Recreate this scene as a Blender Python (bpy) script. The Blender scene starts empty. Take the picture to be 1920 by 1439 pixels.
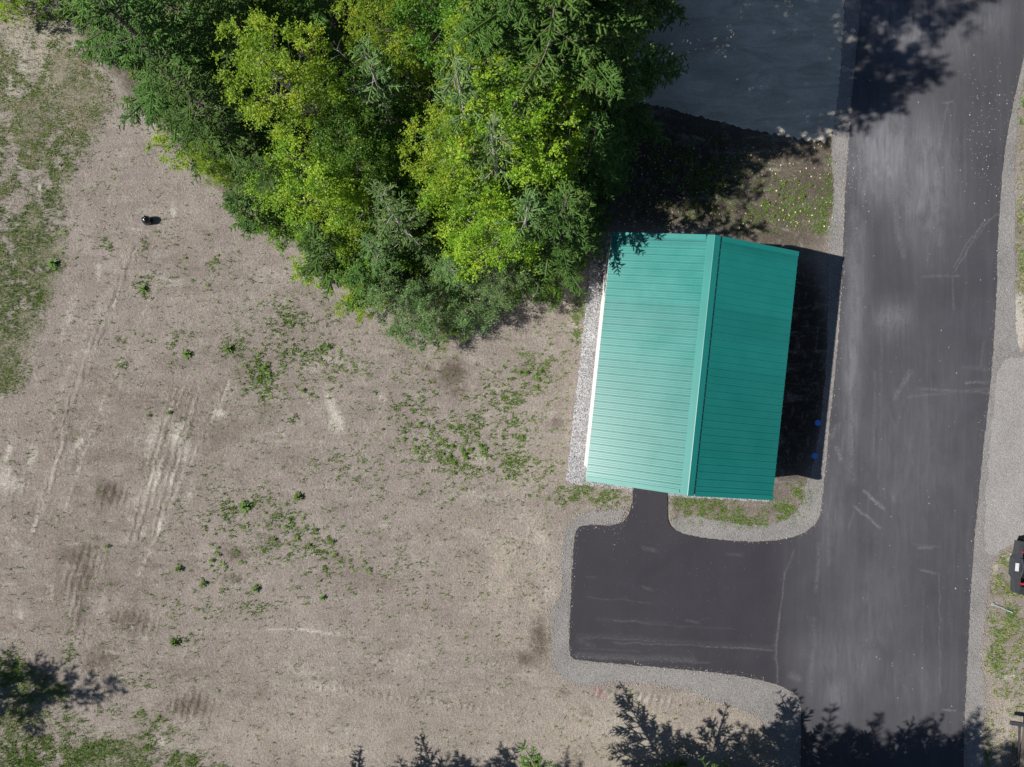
import bpy, bmesh, math, random
import numpy as np
from mathutils import Vector
from mathutils.geometry import delaunay_2d_cdt

S = bpy.context.scene
COL = S.collection
rad = math.radians
H = 25.6                    # drone height above the ground (m)
F = 1333.0                  # focal length in photograph pixels

# ------------------------------------------------------------------ camera
cd = bpy.data.cameras.new('camera'); cam = bpy.data.objects.new('camera', cd); COL.objects.link(cam)
cam.location = (0, 0, H); cam.rotation_euler = (0, 0, 0)
cd.sensor_width = 36.0; cd.lens = 36.0 * F / 1920.0
cd.clip_start = 0.1; cd.clip_end = 3000
S.camera = cam

# ------------------------------------------------------------------ sky, sun, exposure
SUN_EL = 44.5
SUN_TO = (-0.9938, -0.1110)           # horizontal direction towards the sun (west, a little south)
w = bpy.data.worlds.new('World'); S.world = w; w.use_nodes = True
nt = w.node_tree
sky = nt.nodes.new('ShaderNodeTexSky'); sky.sky_type = 'NISHITA'; sky.sun_disc = False
sky.sun_elevation = rad(SUN_EL); sky.sun_rotation = math.atan2(SUN_TO[0], SUN_TO[1])
sky.air_density = 0.85; sky.dust_density = 0.2; sky.ozone_density = 1.0
nt.links.new(sky.outputs[0], nt.nodes['Background'].inputs[0])
nt.nodes['Background'].inputs[1].default_value = 0.05
sl = bpy.data.lights.new('sun', 'SUN'); sl.energy = 5.0; sl.angle = rad(0.5); sl.color = (1.0, 0.955, 0.885)
so = bpy.data.objects.new('sun', sl); COL.objects.link(so); so.location = (-30, -3, 30)
sd = Vector((SUN_TO[0] * math.cos(rad(SUN_EL)), SUN_TO[1] * math.cos(rad(SUN_EL)), math.sin(rad(SUN_EL))))
so.rotation_euler = sd.to_track_quat('Z', 'Y').to_euler()
S.view_settings.view_transform = 'Standard'; S.view_settings.look = 'None'
S.view_settings.exposure = 0.22; S.view_settings.gamma = 1.0
S.cycles.max_bounces = 6; S.cycles.diffuse_bounces = 2; S.cycles.transmission_bounces = 3

# ------------------------------------------------------------------ helpers
def W(px, py, z=0.0):
    k = (H - z) / F
    return ((px - 960) * k, (720 - py) * k)

def Wa(pts, z=0.0):
    return [W(a, b, z) for a, b in pts]

def tag(o, label=None, cat=None, group=None, kind=None):
    if label: o['label'] = label
    if cat: o['category'] = cat
    if group: o['group'] = group
    if kind: o['kind'] = kind
    return o

def link(name, me, mat=None, parent=None, smooth=False):
    o = bpy.data.objects.new(name, me); COL.objects.link(o)
    if mat is not None and not me.materials: me.materials.append(mat)
    if parent is not None: o.parent = parent
    me.polygons.foreach_set('use_smooth', [bool(smooth)] * len(me.polygons))
    return o

def empty(name, loc, rz=0.0, label=None, cat=None, group=None):
    o = bpy.data.objects.new(name, None); COL.objects.link(o)
    o.location = loc; o.rotation_euler = (0, 0, rz); o.empty_display_size = 0.3
    return tag(o, label, cat, group)

class MB:
    """collects triangles and quads with an optional tint per face"""
    def __init__(s): s.V = []; s.n = 0; s.P = []; s.T = []
    def add(s, V, P, tint=0.5):
        V = np.asarray(V, np.float32).reshape(-1, 3); P = np.asarray(P, np.int32)
        s.V.append(V); s.P.append(P + s.n); s.n += len(V)
        t = np.full(len(P), tint, np.float32) if np.isscalar(tint) else np.asarray(tint, np.float32)
        s.T.append(t); return s
    def box(s, c, d, rz=0.0, tint=0.5, ry=0.0):
        x, y, z = [q / 2 for q in d]
        v = np.array([(i, j, k) for i in (-x, x) for j in (-y, y) for k in (-z, z)], np.float32)
        if ry: a, b = math.cos(ry), math.sin(ry); v = np.stack([v[:, 0] * a + v[:, 2] * b, v[:, 1], -v[:, 0] * b + v[:, 2] * a], 1)
        if rz: a, b = math.cos(rz), math.sin(rz); v = np.stack([v[:, 0] * a - v[:, 1] * b, v[:, 0] * b + v[:, 1] * a, v[:, 2]], 1)
        v = v + np.array(c, np.float32)
        return s.add(v, [(0, 1, 3, 2), (4, 6, 7, 5), (0, 4, 5, 1), (2, 3, 7, 6), (0, 2, 6, 4), (1, 5, 7, 3)], tint)
    def tube(s, pts, radii, n=6, tint=0.5, cap=True):
        pts = np.asarray(pts, float); m = len(pts)
        if np.isscalar(radii): radii = [radii] * m
        V = []
        for i in range(m):
            d = pts[min(i + 1, m - 1)] - pts[max(i - 1, 0)]; d /= np.linalg.norm(d) + 1e-9
            a = np.cross(d, (0, 0, 1) if abs(d[2]) < 0.9 else (1, 0, 0)); a /= np.linalg.norm(a); b = np.cross(d, a)
            for k in range(n):
                t = 2 * math.pi * k / n
                V.append(pts[i] + radii[i] * (math.cos(t) * a + math.sin(t) * b))
        P = [(i * n + k, i * n + (k + 1) % n, (i + 1) * n + (k + 1) % n, (i + 1) * n + k) for i in range(m - 1) for k in range(n)]
        s.add(V, P, tint)
        if cap:
            for i, e in ((0, 0), (m - 1, 1)):
                c = [tuple(q) for q in V[i * n:(i + 1) * n]] + [tuple(pts[i])]
                s.add(c, [((k, (k + 1) % n, n) if e else ((k + 1) % n, k, n)) for k in range(n)], tint)
        return s
    def mesh(s, name):
        me = bpy.data.meshes.new(name)
        V = np.concatenate(s.V); me.vertices.add(len(V)); me.vertices.foreach_set('co', V.ravel())
        sizes = np.concatenate([np.full(len(p), p.shape[1], np.int32) for p in s.P])
        loops = np.concatenate([p.ravel() for p in s.P]).astype(np.int32)
        me.loops.add(len(loops)); me.loops.foreach_set('vertex_index', loops)
        starts = np.concatenate([[0], np.cumsum(sizes)[:-1]]).astype(np.int32)
        me.polygons.add(len(sizes)); me.polygons.foreach_set('loop_start', starts)
        me.update(calc_edges=True)
        a = me.attributes.new('tint', 'FLOAT', 'FACE'); a.data.foreach_set('value', np.concatenate(s.T))
        me.validate()
        return me

# ------------------------------------------------------------------ node helper
class N:
    def __init__(s, name):
        s.m = bpy.data.materials.new(name); s.m.use_nodes = True; s.t = s.m.node_tree; s.t.nodes.clear()
        s.out = s.t.nodes.new('ShaderNodeOutputMaterial')
        s.pos = s.t.nodes.new('ShaderNodeTexCoord').outputs['Object']
    def set(s, sock, v):
        if isinstance(v, bpy.types.NodeSocket): s.t.links.new(v, sock)
        elif isinstance(v, (tuple, list)) and len(v) == 3 and sock.type == 'RGBA': sock.default_value = (*v, 1)
        else: sock.default_value = v
    def n(s, typ, **k):
        o = s.t.nodes.new('ShaderNode' + typ)
        for a, b in k.items():
            if hasattr(o, a): setattr(o, a, b)
        return o
    def noise(s, scale, detail=3, rough=0.55, vec=None, dist=0.0):
        o = s.n('TexNoise'); s.set(o.inputs['Vector'], vec or s.pos); o.inputs['Scale'].default_value = scale
        o.inputs['Detail'].default_value = detail; o.inputs['Roughness'].default_value = rough; o.inputs['Distortion'].default_value = dist
        return o.outputs['Fac']
    def voro(s, scale, feature='F1', out='Distance', vec=None):
        o = s.n('TexVoronoi', feature=feature); s.set(o.inputs['Vector'], vec or s.pos); o.inputs['Scale'].default_value = scale
        return o.outputs[out]
    def mapv(s, scale, rot=0.0):
        o = s.n('Mapping'); s.set(o.inputs['Vector'], s.pos); o.inputs['Scale'].default_value = scale; o.inputs['Rotation'].default_value = (0, 0, rot)
        return o.outputs[0]
    def math(s, op, a, b=0.0, c=0.0, clamp=False):
        o = s.n('Math', operation=op); o.use_clamp = clamp
        s.set(o.inputs[0], a); s.set(o.inputs[1], b); s.set(o.inputs[2], c); return o.outputs[0]
    def ramp(s, v, a, b, c=0.0, d=1.0):
        o = s.n('MapRange'); s.set(o.inputs[0], v)
        for i, q in zip((1, 2, 3, 4), (a, b, c, d)): s.set(o.inputs[i], q)
        return o.outputs[0]
    def mix(s, f, a, b, mode='MIX'):
        o = s.n('Mix', data_type='RGBA', blend_type=mode); s.set(o.inputs[0], f); s.set(o.inputs[6], a); s.set(o.inputs[7], b); return o.outputs[2]
    def attr(s, name, out='Color'):
        o = s.n('Attribute'); o.attribute_name = name; return o.outputs[out]
    def sep(s, c):
        o = s.n('SeparateColor'); s.set(o.inputs[0], c); return o.outputs
    def bump(s, h, strength=0.5, dist=0.02):
        o = s.n('Bump'); s.set(o.inputs['Height'], h); o.inputs['Strength'].default_value = strength; o.inputs['Distance'].default_value = dist
        return o.outputs[0]
    def bsdf(s, col, rough=0.8, spec=0.3, metal=0.0, normal=None, coat=0.0):
        o = s.n('BsdfPrincipled'); s.set(o.inputs['Base Color'], col); s.set(o.inputs['Roughness'], rough)
        s.set(o.inputs['Specular IOR Level'], spec); s.set(o.inputs['Metallic'], metal); o.inputs['Coat Weight'].default_value = coat
        if normal is not None: s.set(o.inputs['Normal'], normal)
        s.t.links.new(o.outputs[0], s.out.inputs[0]); return s.m

def simple(name, col, rough=0.6, spec=0.4, metal=0.0, var=0.15, scale=6.0, bump=0.0, coat=0.0):
    q = N(name); nz = q.noise(scale, 4)
    c2 = tuple(max(0.0, c * (1 - var)) for c in col); c3 = tuple(min(1.0, c * (1 + var)) for c in col)
    nm = q.bump(q.noise(scale * 8, 3), bump, 0.01) if bump else None
    return q.bsdf(q.mix(q.ramp(nz, .3, .7), c2, c3), rough, spec, metal, nm, coat)

def leafmat(name, c1, c2, c3=None, trans=0.35, rough=0.5, objvar=0.25):
    """leaf: diffuse + translucent, hue per leaf from 'tint', value per plant from Object Info"""
    q = N(name); t = q.attr('tint', 'Fac'); oi = q.n('ObjectInfo').outputs['Random']
    c = q.mix(q.ramp(t, 0, .75), c1, c2)
    if c3: c = q.mix(q.ramp(t, .86, .95), c, c3)
    k = q.ramp(oi, 0, 1, 1 - objvar, 1 + objvar)
    hs = q.n('HueSaturation'); q.set(hs.inputs['Color'], c); q.set(hs.inputs['Value'], k); hs.inputs['Hue'].default_value = .5
    q.set(hs.inputs['Hue'], q.ramp(oi, 0, 1, .49, .51))
    p = q.n('BsdfPrincipled'); q.set(p.inputs['Base Color'], hs.outputs[0]); p.inputs['Roughness'].default_value = rough
    p.inputs['Specular IOR Level'].default_value = .3
    tr = q.n('BsdfTranslucent'); q.set(tr.inputs['Color'], hs.outputs[0])
    mx = q.n('MixShader'); mx.inputs[0].default_value = trans
    q.t.links.new(p.outputs[0], mx.inputs[1]); q.t.links.new(tr.outputs[0], mx.inputs[2]); q.t.links.new(mx.outputs[0], q.out.inputs[0])
    return q.m

# ------------------------------------------------------------------ mask painting (photograph-pixel units on the ground)
def blob(X, Y, cx, cy, rx, ry, rot=0.0, s=1.0, p=2):
    a = rad(rot); dx = X - cx; dy = Y - cy
    u = (dx * math.cos(a) + dy * math.sin(a)) / rx; v = (-dx * math.sin(a) + dy * math.cos(a)) / ry
    return s * np.exp(-((u * u + v * v) ** (p / 2)))

def paint(X, Y, items):
    m = np.zeros(X.shape, np.float32)
    for it in items: m = np.maximum(m, blob(X, Y, *it))
    return np.clip(m, 0, 1)

def lines(X, Y, segs):
    """segs: (x0,y0,x1,y1,width,strength)"""
    m = np.zeros(X.shape, np.float32)
    for x0, y0, x1, y1, wd, st in segs:
        dx, dy = x1 - x0, y1 - y0; L2 = dx * dx + dy * dy
        t = np.clip(((X - x0) * dx + (Y - y0) * dy) / L2, 0, 1)
        d = np.hypot(X - x0 - t * dx, Y - y0 - t * dy)
        m = np.maximum(m, st * np.exp(-(d / wd) ** 2))
    return m

def interp_edge(pts, y):
    """x of a boundary polyline at heights y"""
    p = sorted(pts, key=lambda q: q[1]); return np.interp(y, [q[1] for q in p], [q[0] for q in p])

def coloratt(me, name, r, g, b):
    a = me.color_attributes.new(name, 'FLOAT_COLOR', 'POINT')
    c = np.stack([r, g, b, np.ones_like(r)], 1).astype(np.float32); a.data.foreach_set('color', c.ravel())

rng = np.random.default_rng(7)
class VNoise:
    """value noise on px coordinates, only for scatter densities"""
    def __init__(s, cell, seed): s.c = cell; s.g = np.random.default_rng(seed).random((256, 256))
    def __call__(s, X, Y):
        u = np.asarray(X) / s.c + 50; v = np.asarray(Y) / s.c + 50; i = np.floor(u).astype(int); j = np.floor(v).astype(int)
        f = u - i; g = v - j; f = f * f * (3 - 2 * f); g = g * g * (3 - 2 * g); i %= 255; j %= 255
        return (s.g[i, j] * (1 - f) + s.g[i + 1, j] * f) * (1 - g) + (s.g[i, j + 1] * (1 - f) + s.g[i + 1, j + 1] * f) * g
NA, NB, NC = VNoise(60, 1), VNoise(22, 2), VNoise(9, 3)

# ------------------------------------------------------------------ ground
GRASS_EDGE = [(150, -50), (165, 60), (195, 130), (200, 210), (160, 270), (125, 330), (110, 420), (115, 500), (85, 570), (60, 640), (45, 710), (10, 745), (-60, 760), (-200, 800), (-200, 1180), (-30, 1225), (60, 1250), (120, 1290), (120, 1330), (180, 1380), (330, 1410), (430, 1439), (520, 1500)]
def left_grass(X, Y):
    """0..1 how grassy the ground is along the west and south-west"""
    e = interp_edge(GRASS_EDGE, Y)
    m = np.clip((e - X) / 40 + .5, 0, 1)
    n = NA(X, Y) * .36 + NB(X, Y) * .34 + NC(X, Y) * .3
    thr = np.where(Y < 230, .47, np.where(Y < 800, .39, .40))
    return m * np.clip((n - thr + .07) / .14, .10, 1)
ISLANDS = [(300, 1352, 24, 14, -30, 1.0), (262, 1338, 12, 14, 0, .8), (145, 1350, 16, 10, 0, .8), (130, 1225, 9, 22, 10, .6), (110, 1290, 12, 20, 0, .6), (105, 495, 20, 10, 10, .9), (80, 560, 16, 12, 0, .8),
           (260, 1275, 22, 14, 0, .4), (20, 1250, 25, 30, 0, .9), (205, 1330, 26, 8, -15, .5), (270, 1390, 50, 22, -10, .8), (180, 1415, 60, 30, 0, .9), (340, 1425, 30, 16, 0, .7), (60, 1425, 50, 30, 0, .9)]
YARD = [(1110, 925, 55, 22, 5, .95), (1070, 935, 30, 16, 0, .7), (1160, 945, 20, 14, 0, .4), (1300, 955, 40, 22, 10, .95), (1340, 950, 60, 14, 5, 1.), (1390, 975, 60, 12, 8, .9), (1470, 960, 36, 20, -20, 1.), (1500, 915, 18, 30, 0, 1.), (1530, 893, 16, 7, 0, 1.),
        (1480, 390, 60, 45, 20, .50), (1540, 420, 16, 50, 0, .85), (1400, 400, 40, 30, 0, .4), (1555, 350, 8, 50, 0, .7), (1085, 590, 12, 50, 0, .5), (1350, 450, 40, 8, 5, .4), (1300, 330, 120, 80, 20, .4)]
RIGHT = [(1890, 1180, 36, 75, 0, 1.), (1870, 1230, 24, 40, 0, 1.), (1900, 1110, 40, 20, 0, 1.), (1868, 1090, 18, 18, 0, .8), (1885, 1050, 26, 12, -20, .6), (1850, 1400, 10, 50, 0, .9), (1880, 1300, 30, 12, 0, .5), (1895, 1380, 20, 20, 0, .35),
         (1912, 440, 12, 60, 0, .95), (1915, 520, 12, 40, 0, .8), (1870, 1395, 10, 8, 0, .7), (1905, 1330, 20, 10, 0, .6), (1960, 1200, 60, 120, 0, .8), (1960, 450, 40, 150, 0, .8), (1920, 250, 12, 150, 0, .3)]

def axis(lo, hi, step, far):
    a = list(np.arange(lo, hi + 1e-6, step)); q = step; p = hi; e = []
    while p < far: q *= 1.45; p += q; e.append(p)
    q = step; p = lo; b = []
    while p > -far: q *= 1.45; p -= q; b.append(p)
    return np.array(b[::-1] + a + e)
gx = axis(-20.5, 20.5, .07, 1500); gy = axis(-15.5, 15.5, .07, 1500)
GX, GY = np.meshgrid(gx, gy)
PX = 960 + GX.ravel() * F / H; PY = 720 - GY.ravel() * F / H
inside = (np.abs(PX - 960) < 1100) & (np.abs(PY - 720) < 850)
n = len(PX)
z = np.zeros(n)
z += (NA(PX, PY) - .5) * .05 + (NB(PX, PY) - .5) * .02
# the ground is level under the sealed surfaces and the building
flat = np.clip((PX - 1000) / 60, 0, 1) * np.clip((1960 - PX) / 40, 0, 1)
z = z * (1 - flat) * np.clip((2400 - np.abs(PX)) / 500, 0, 1) - .004
nx, ny = len(gx), len(gy)
idx = np.arange(n).reshape(ny, nx)
P = np.stack([idx[:-1, :-1].ravel(), idx[:-1, 1:].ravel(), idx[1:, 1:].ravel(), idx[1:, :-1].ravel()], 1)
gm = MB(); gm.add(np.stack([GX.ravel(), GY.ravel(), z], 1), P); gme = gm.mesh('ground')
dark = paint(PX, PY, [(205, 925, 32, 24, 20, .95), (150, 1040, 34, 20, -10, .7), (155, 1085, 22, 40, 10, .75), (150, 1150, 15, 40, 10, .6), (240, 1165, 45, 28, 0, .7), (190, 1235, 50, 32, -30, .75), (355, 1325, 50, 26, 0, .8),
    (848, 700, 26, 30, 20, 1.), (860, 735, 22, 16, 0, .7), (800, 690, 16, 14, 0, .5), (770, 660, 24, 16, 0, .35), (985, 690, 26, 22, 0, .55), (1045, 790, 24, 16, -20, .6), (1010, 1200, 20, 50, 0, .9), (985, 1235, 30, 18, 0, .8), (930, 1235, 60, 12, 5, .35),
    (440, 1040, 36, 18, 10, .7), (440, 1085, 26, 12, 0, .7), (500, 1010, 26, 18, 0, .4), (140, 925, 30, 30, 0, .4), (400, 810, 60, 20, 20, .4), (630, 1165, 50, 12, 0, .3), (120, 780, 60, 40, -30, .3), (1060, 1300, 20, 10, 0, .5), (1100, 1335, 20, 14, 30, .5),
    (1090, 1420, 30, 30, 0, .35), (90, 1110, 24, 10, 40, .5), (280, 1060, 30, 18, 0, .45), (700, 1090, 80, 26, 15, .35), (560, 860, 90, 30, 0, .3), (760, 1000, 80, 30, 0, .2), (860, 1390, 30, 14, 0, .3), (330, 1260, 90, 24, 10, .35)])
light = paint(PX, PY, [(410, 775, 12, 10, 0, .9), (430, 730, 14, 20, 20, .5), (632, 790, 14, 24, -15, 1.), (620, 760, 12, 30, -20, .7), (530, 815, 8, 16, -30, .5), (60, 860, 8, 24, 25, .7), (15, 850, 8, 26, 20, .7), (150, 830, 8, 14, 30, .8), (115, 810, 10, 8, 30, .6), (60, 840, 6, 10, 0, .6),
    (330, 820, 14, 30, 20, .75), (345, 850, 10, 30, 15, .6), (320, 900, 12, 26, 20, .6), (285, 820, 12, 50, 15, .5), (290, 900, 14, 50, 15, .6), (10, 900, 16, 30, 0, .8), (30, 910, 20, 20, 0, .6), (300, 985, 8, 20, 20, .8), (270, 1000, 8, 12, 0, .6), (95, 1110, 10, 16, 0, .5), (40, 1155, 6, 12, 0, .6),
    (300, 1390, 24, 10, 5, .9), (350, 1402, 14, 6, 0, .6), (100, 1412, 18, 10, 0, .7), (325, 398, 5, 14, -10, .8), (228, 290, 8, 10, 0, .5), (15, 395, 6, 20, 0, .6), (75, 350, 6, 10, 0, .8), (75, 390, 6, 10, 0, .6), (100, 150, 16, 22, 30, .7), (40, 120, 30, 60, 10, .5), (15, 180, 20, 30, 0, .5),
    (715, 745, 10, 16, 0, .5), (785, 790, 8, 6, 0, .4), (900, 860, 26, 14, 20, .5), (910, 740, 10, 6, 0, .4), (130, 590, 10, 60, 18, .45), (185, 510, 8, 20, 0, .5), (215, 570, 5, 14, 10, .5), (560, 1260, 50, 14, 10, .4), (610, 1290, 60, 18, 10, .4), (620, 1405, 70, 10, 5, .35), (640, 1372, 40, 14, -10, .35),
    (1140, 1360, 60, 40, 0, .4), (1200, 1380, 60, 40, 0, .35), (1180, 1310, 60, 10, 5, .4), (960, 1010, 60, 14, 0, .3), (1010, 1010, 20, 30, 0, .45), (1030, 1110, 16, 20, 0, .5), (900, 930, 60, 18, 0, .3), (740, 1240, 160, 20, 3, .25), (1911, 605, 14, 60, 0, 1., 6), (1898, 1045, 20, 9, 0, .9), (1867, 1070, 5, 14, 0, .8), (1890, 1385, 30, 60, 0, .45), (1890, 1270, 30, 8, 0, .6), (480, 1330, 60, 30, 0, .2),
    (420, 1180, 100, 20, 0, .15), (20, 1000, 26, 40, 0, .3), (350, 940, 10, 40, 20, .45)])
light = np.maximum(light, lines(PX, PY, [(500, 1180, 560, 1180, 2.5, .5), (560, 1180, 635, 1190, 2.5, .95), (635, 1190, 690, 1196, 2, .4), (160, 790, 120, 880, 3, .4), (240, 470, 130, 690, 9, .26), (130, 690, 90, 800, 6, .35), (300, 520, 190, 760, 5, .3), (190, 760, 120, 960, 5, .4), (330, 740, 250, 1010, 8, .24), (362, 750, 290, 1000, 8, .24), (430, 720, 340, 900, 5, .35), (340, 900, 260, 1080, 6, .4), (120, 830, 60, 1000, 5, .4), (380, 640, 240, 980, 4, .25), (560, 730, 640, 830, 4, .35), (480, 560, 560, 700, 4, .2), (600, 1290, 900, 1330, 5, .25), (1050, 1330, 1240, 1400, 6, .3), (900, 1150, 1010, 960, 5, .25), (540, 1330, 700, 1420, 5, .25), (1000, 1435, 1100, 1330, 5, .2), (1300, 720, 1200, 800, 1, 0)]))
WPATCH = [(345, 650, 20, 26, 0, .8), (430, 652, 26, 26, 0, .9), (490, 700, 24, 44, 10, .9), (475, 745, 20, 24, 0, .7), (560, 670, 50, 16, 20, .6), (655, 690, 24, 20, 0, .7), (610, 660, 40, 14, 10, .6), (250, 645, 22, 16, 0, .6), (235, 685, 12, 10, 0, .5), (270, 540, 14, 22, 0, .6), (200, 455, 14, 10, 0, .4), (265, 465, 12, 12, 0, .5), (540, 600, 40, 24, 10, .4), (620, 870, 30, 24, 0, .5), (540, 785, 20, 12, 0, .5), (760, 745, 40, 26, 0, .6), (815, 850, 28, 30, 0, .9), (870, 800, 60, 24, 10, .7), (880, 870, 70, 20, 10, .8), (960, 870, 50, 22, 10, .8), (970, 800, 40, 30, 0, .6), (950, 750, 50, 30, 0, .6), (1000, 695, 34, 14, 0, .7), (440, 955, 60, 16, -10, .6), (545, 985, 50, 24, 10, .8), (580, 1015, 50, 16, 10, .8), (510, 1030, 50, 16, 0, .7), (470, 1100, 40, 10, 0, .5), (380, 1075, 40, 14, 0, .6), (640, 1060, 50, 14, 0, .4), (500, 640, 60, 16, 30, .4), (400, 500, 40, 30, 0, .3), (1085, 590, 14, 50, 0, .4), (420, 1140, 80, 14, 0, .35), (350, 1200, 20, 8, 0, .4)]
green = np.clip(left_grass(PX, PY) * .9 + paint(PX, PY, ISLANDS + YARD + RIGHT) * .9 + paint(PX, PY, [(860, 840, 120, 70, 15, .35), (520, 700, 130, 60, 30, .25), (560, 1000, 120, 60, 20, .28), (1000, 700, 70, 60, 0, .3)]), 0, 1)
forest = np.clip((interp_edge([(1180, -200), (1200, 180), (1160, 300), (1120, 440), (1080, 520), (960, 585), (600, 620)], PY) - PX) / 30, 0, 1) * np.clip((interp_edge([(150, 0), (400, 380), (560, 500), (720, 600), (940, 600), (1100, 530), (1200, 440)][:3], PY) - PX) * 0 + 1, 0, 1)
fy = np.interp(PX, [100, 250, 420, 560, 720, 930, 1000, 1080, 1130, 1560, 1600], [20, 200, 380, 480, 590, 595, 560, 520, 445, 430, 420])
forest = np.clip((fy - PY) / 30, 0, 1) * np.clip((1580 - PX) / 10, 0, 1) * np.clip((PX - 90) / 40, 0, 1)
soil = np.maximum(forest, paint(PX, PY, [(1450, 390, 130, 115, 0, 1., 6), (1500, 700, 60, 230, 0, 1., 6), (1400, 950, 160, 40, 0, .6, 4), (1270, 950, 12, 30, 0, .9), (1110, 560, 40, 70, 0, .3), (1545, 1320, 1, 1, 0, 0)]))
track = paint(PX, PY, [(300, 880, 30, 90, 18, .9), (340, 840, 20, 60, 18, .8), (210, 930, 36, 28, 0, 1.), (140, 860, 30, 30, 20, .7), (40, 910, 40, 40, 0, .6), (160, 1060, 40, 50, 10, .9), (260, 1170, 50, 36, 0, .8), (360, 1325, 56, 34, 0, 1.), (440, 1086, 40, 14, 0, .8), (1190, 1308, 90, 14, 6, 1.), (350, 730, 24, 40, 18, .6), (180, 830, 24, 40, 20, .5), (90, 960, 60, 40, 0, .5), (430, 730, 20, 30, 10, .6)])
track = np.maximum(track, lines(PX, PY, [(250, 470, 100, 830, 14, .7), (330, 740, 250, 1010, 13, 1.), (362, 750, 290, 1000, 13, 1.), (120, 830, 60, 1000, 14, .8), (600, 1290, 900, 1330, 12, .6), (130, 1080, 150, 1200, 16, .9), (430, 720, 340, 900, 12, .6), (900, 1150, 1010, 960, 10, .4)]))
pink = paint(PX, PY, [(1123, 1292, 5, 5, 0, .8), (1128, 1304, 5, 4, 0, .7), (1112, 1300, 4, 4, 0, .4)])
coloratt(gme, 'ma', dark, light, green); coloratt(gme, 'mb', track, soil, pink)
broad = paint(PX, PY, [(300, 800, 330, 170, -25, .75), (170, 1080, 200, 200, 0, .8), (380, 1300, 170, 60, 0, .55), (330, 520, 130, 90, 30, .35), (640, 1080, 160, 60, 10, .35), (1050, 800, 40, 120, 0, .4), (1010, 1230, 60, 60, 0, .5), (840, 700, 120, 50, 0, .4)])
tan = paint(PX, PY, [(1180, 1390, 260, 90, 0, .9), (960, 1080, 110, 130, 0, .8), (80, 120, 130, 120, 0, .8), (740, 560, 60, 40, 0, .4), (600, 1380, 260, 60, 0, .5), (1000, 900, 120, 60, 0, .5), (1890, 1350, 60, 120, 0, .8)])
painted_shade = paint(PX, PY, [(1475, 700, 75, 215, 5, 1., 8), (1260, 310, 150, 110, 0, .85, 4)])  # deep shade east and north of the garage, painted into the ground colour
coloratt(gme, 'mc', painted_shade, broad, tan)

q = N('ground_soil')
A = q.sep(q.attr('ma')); B = q.sep(q.attr('mb'))
big = q.noise(.35, 5, .6); mid = q.noise(2.2, 5, .65); fine = q.noise(16, 4, .7); grit = q.noise(55, 3, .8)
col = q.mix(q.ramp(big, .35, .65), (.288, .250, .222), (.350, .308, .274))
col = q.mix(q.ramp(mid, .38, .70, 0, .6), col, (.235, .202, .180))
fn2 = q.noise(6, 7, .85); MC = q.sep(q.attr('mc')); sm_ = q.noise(.9, 5, .6, dist=.7)
col = q.mix(q.math('MULTIPLY', MC[1], q.ramp(sm_, .38, .62, .1, 1.0)), col, (.19, .160, .132))
col = q.mix(q.math('MULTIPLY', MC[2], q.ramp(sm_, .38, .62, .2, 1.0)), col, (.42, .37, .305))
lm = q.ramp(q.math('ADD', q.math('MULTIPLY', A[1], 1.15), q.ramp(fn2, .3, .7, -.5, .5)), .22, .9)
col = q.mix(lm, col, (.53, .49, .43))
col = q.mix(q.math('MULTIPLY', q.ramp(q.noise(1.1, 6, .7, dist=.6), .58, .72), .3), col, (.45, .41, .37))
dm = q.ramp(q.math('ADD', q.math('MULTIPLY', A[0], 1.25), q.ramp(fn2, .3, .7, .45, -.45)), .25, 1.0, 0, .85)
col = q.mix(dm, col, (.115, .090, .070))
gmk = q.ramp(q.math('ADD', A[2], q.ramp(q.noise(7, 6, .8), .3, .7, -.5, .5)), .3, .9, 0, .5)
col = q.mix(gmk, col, (.19, .175, .11))
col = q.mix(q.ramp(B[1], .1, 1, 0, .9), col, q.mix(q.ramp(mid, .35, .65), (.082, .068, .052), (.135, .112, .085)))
col = q.mix(q.math('MULTIPLY', B[2], q.ramp(fine, .4, .6)), col, (.62, .16, .18))
col = q.mix(q.sep(q.attr('mc'))[0], col, (.040, .032, .025))  # soil darkened further where the painted shade lies
col = q.mix(q.math('MULTIPLY', q.ramp(q.noise(3.5, 7, .8, q.mapv((1, .45, 1), rad(-22))), .53, .68), .35), col, (.50, .465, .42))
gd1 = q.noise(1.0, 7, .78, q.mapv((.55, 2.6, 1), rad(68)), .5); gd2 = q.noise(1.3, 6, .72, dist=1.0)
col = q.mix(q.math('MULTIPLY', q.ramp(gd1, .52, .70), q.ramp(gd2, .40, .62, .1, .75)), col, (.47, .435, .39))
col = q.mix(q.math('MULTIPLY', q.ramp(gd1, .47, .32), q.ramp(gd2, .58, .38, .1, .70)), col, (.150, .128, .108))
speck = q.voro(21); sc = q.sep(q.voro(21, out='Color'))
col = q.mix(q.math('MULTIPLY', q.ramp(speck, .16, .12), q.ramp(sc[0], .93, .95)), col, (.62, .60, .56))
col = q.mix(q.math('MULTIPLY', q.ramp(speck, .30, .2), q.ramp(sc[1], .80, .84, 0, .75)), col, (.10, .085, .07))
col = q.mix(1.0, col, q.ramp(q.math('ADD', q.math('MULTIPLY', fine, .5), q.math('MULTIPLY', grit, .5)), .36, .64, .58, 1.42), 'MULTIPLY')
wv = q.n('TexWave', wave_type='BANDS', bands_direction='DIAGONAL'); q.set(wv.inputs['Vector'], q.mapv((1, 1, 1), rad(60))); wv.inputs['Scale'].default_value = 1.7; wv.inputs['Distortion'].default_value = 3.5; wv.inputs['Detail'].default_value = 2; wv.inputs['Detail Scale'].default_value = 1.2
hgt = q.math('ADD', q.math('MULTIPLY', q.noise(9, 5, .75), 1.0), q.math('MULTIPLY', grit, .35))
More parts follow.
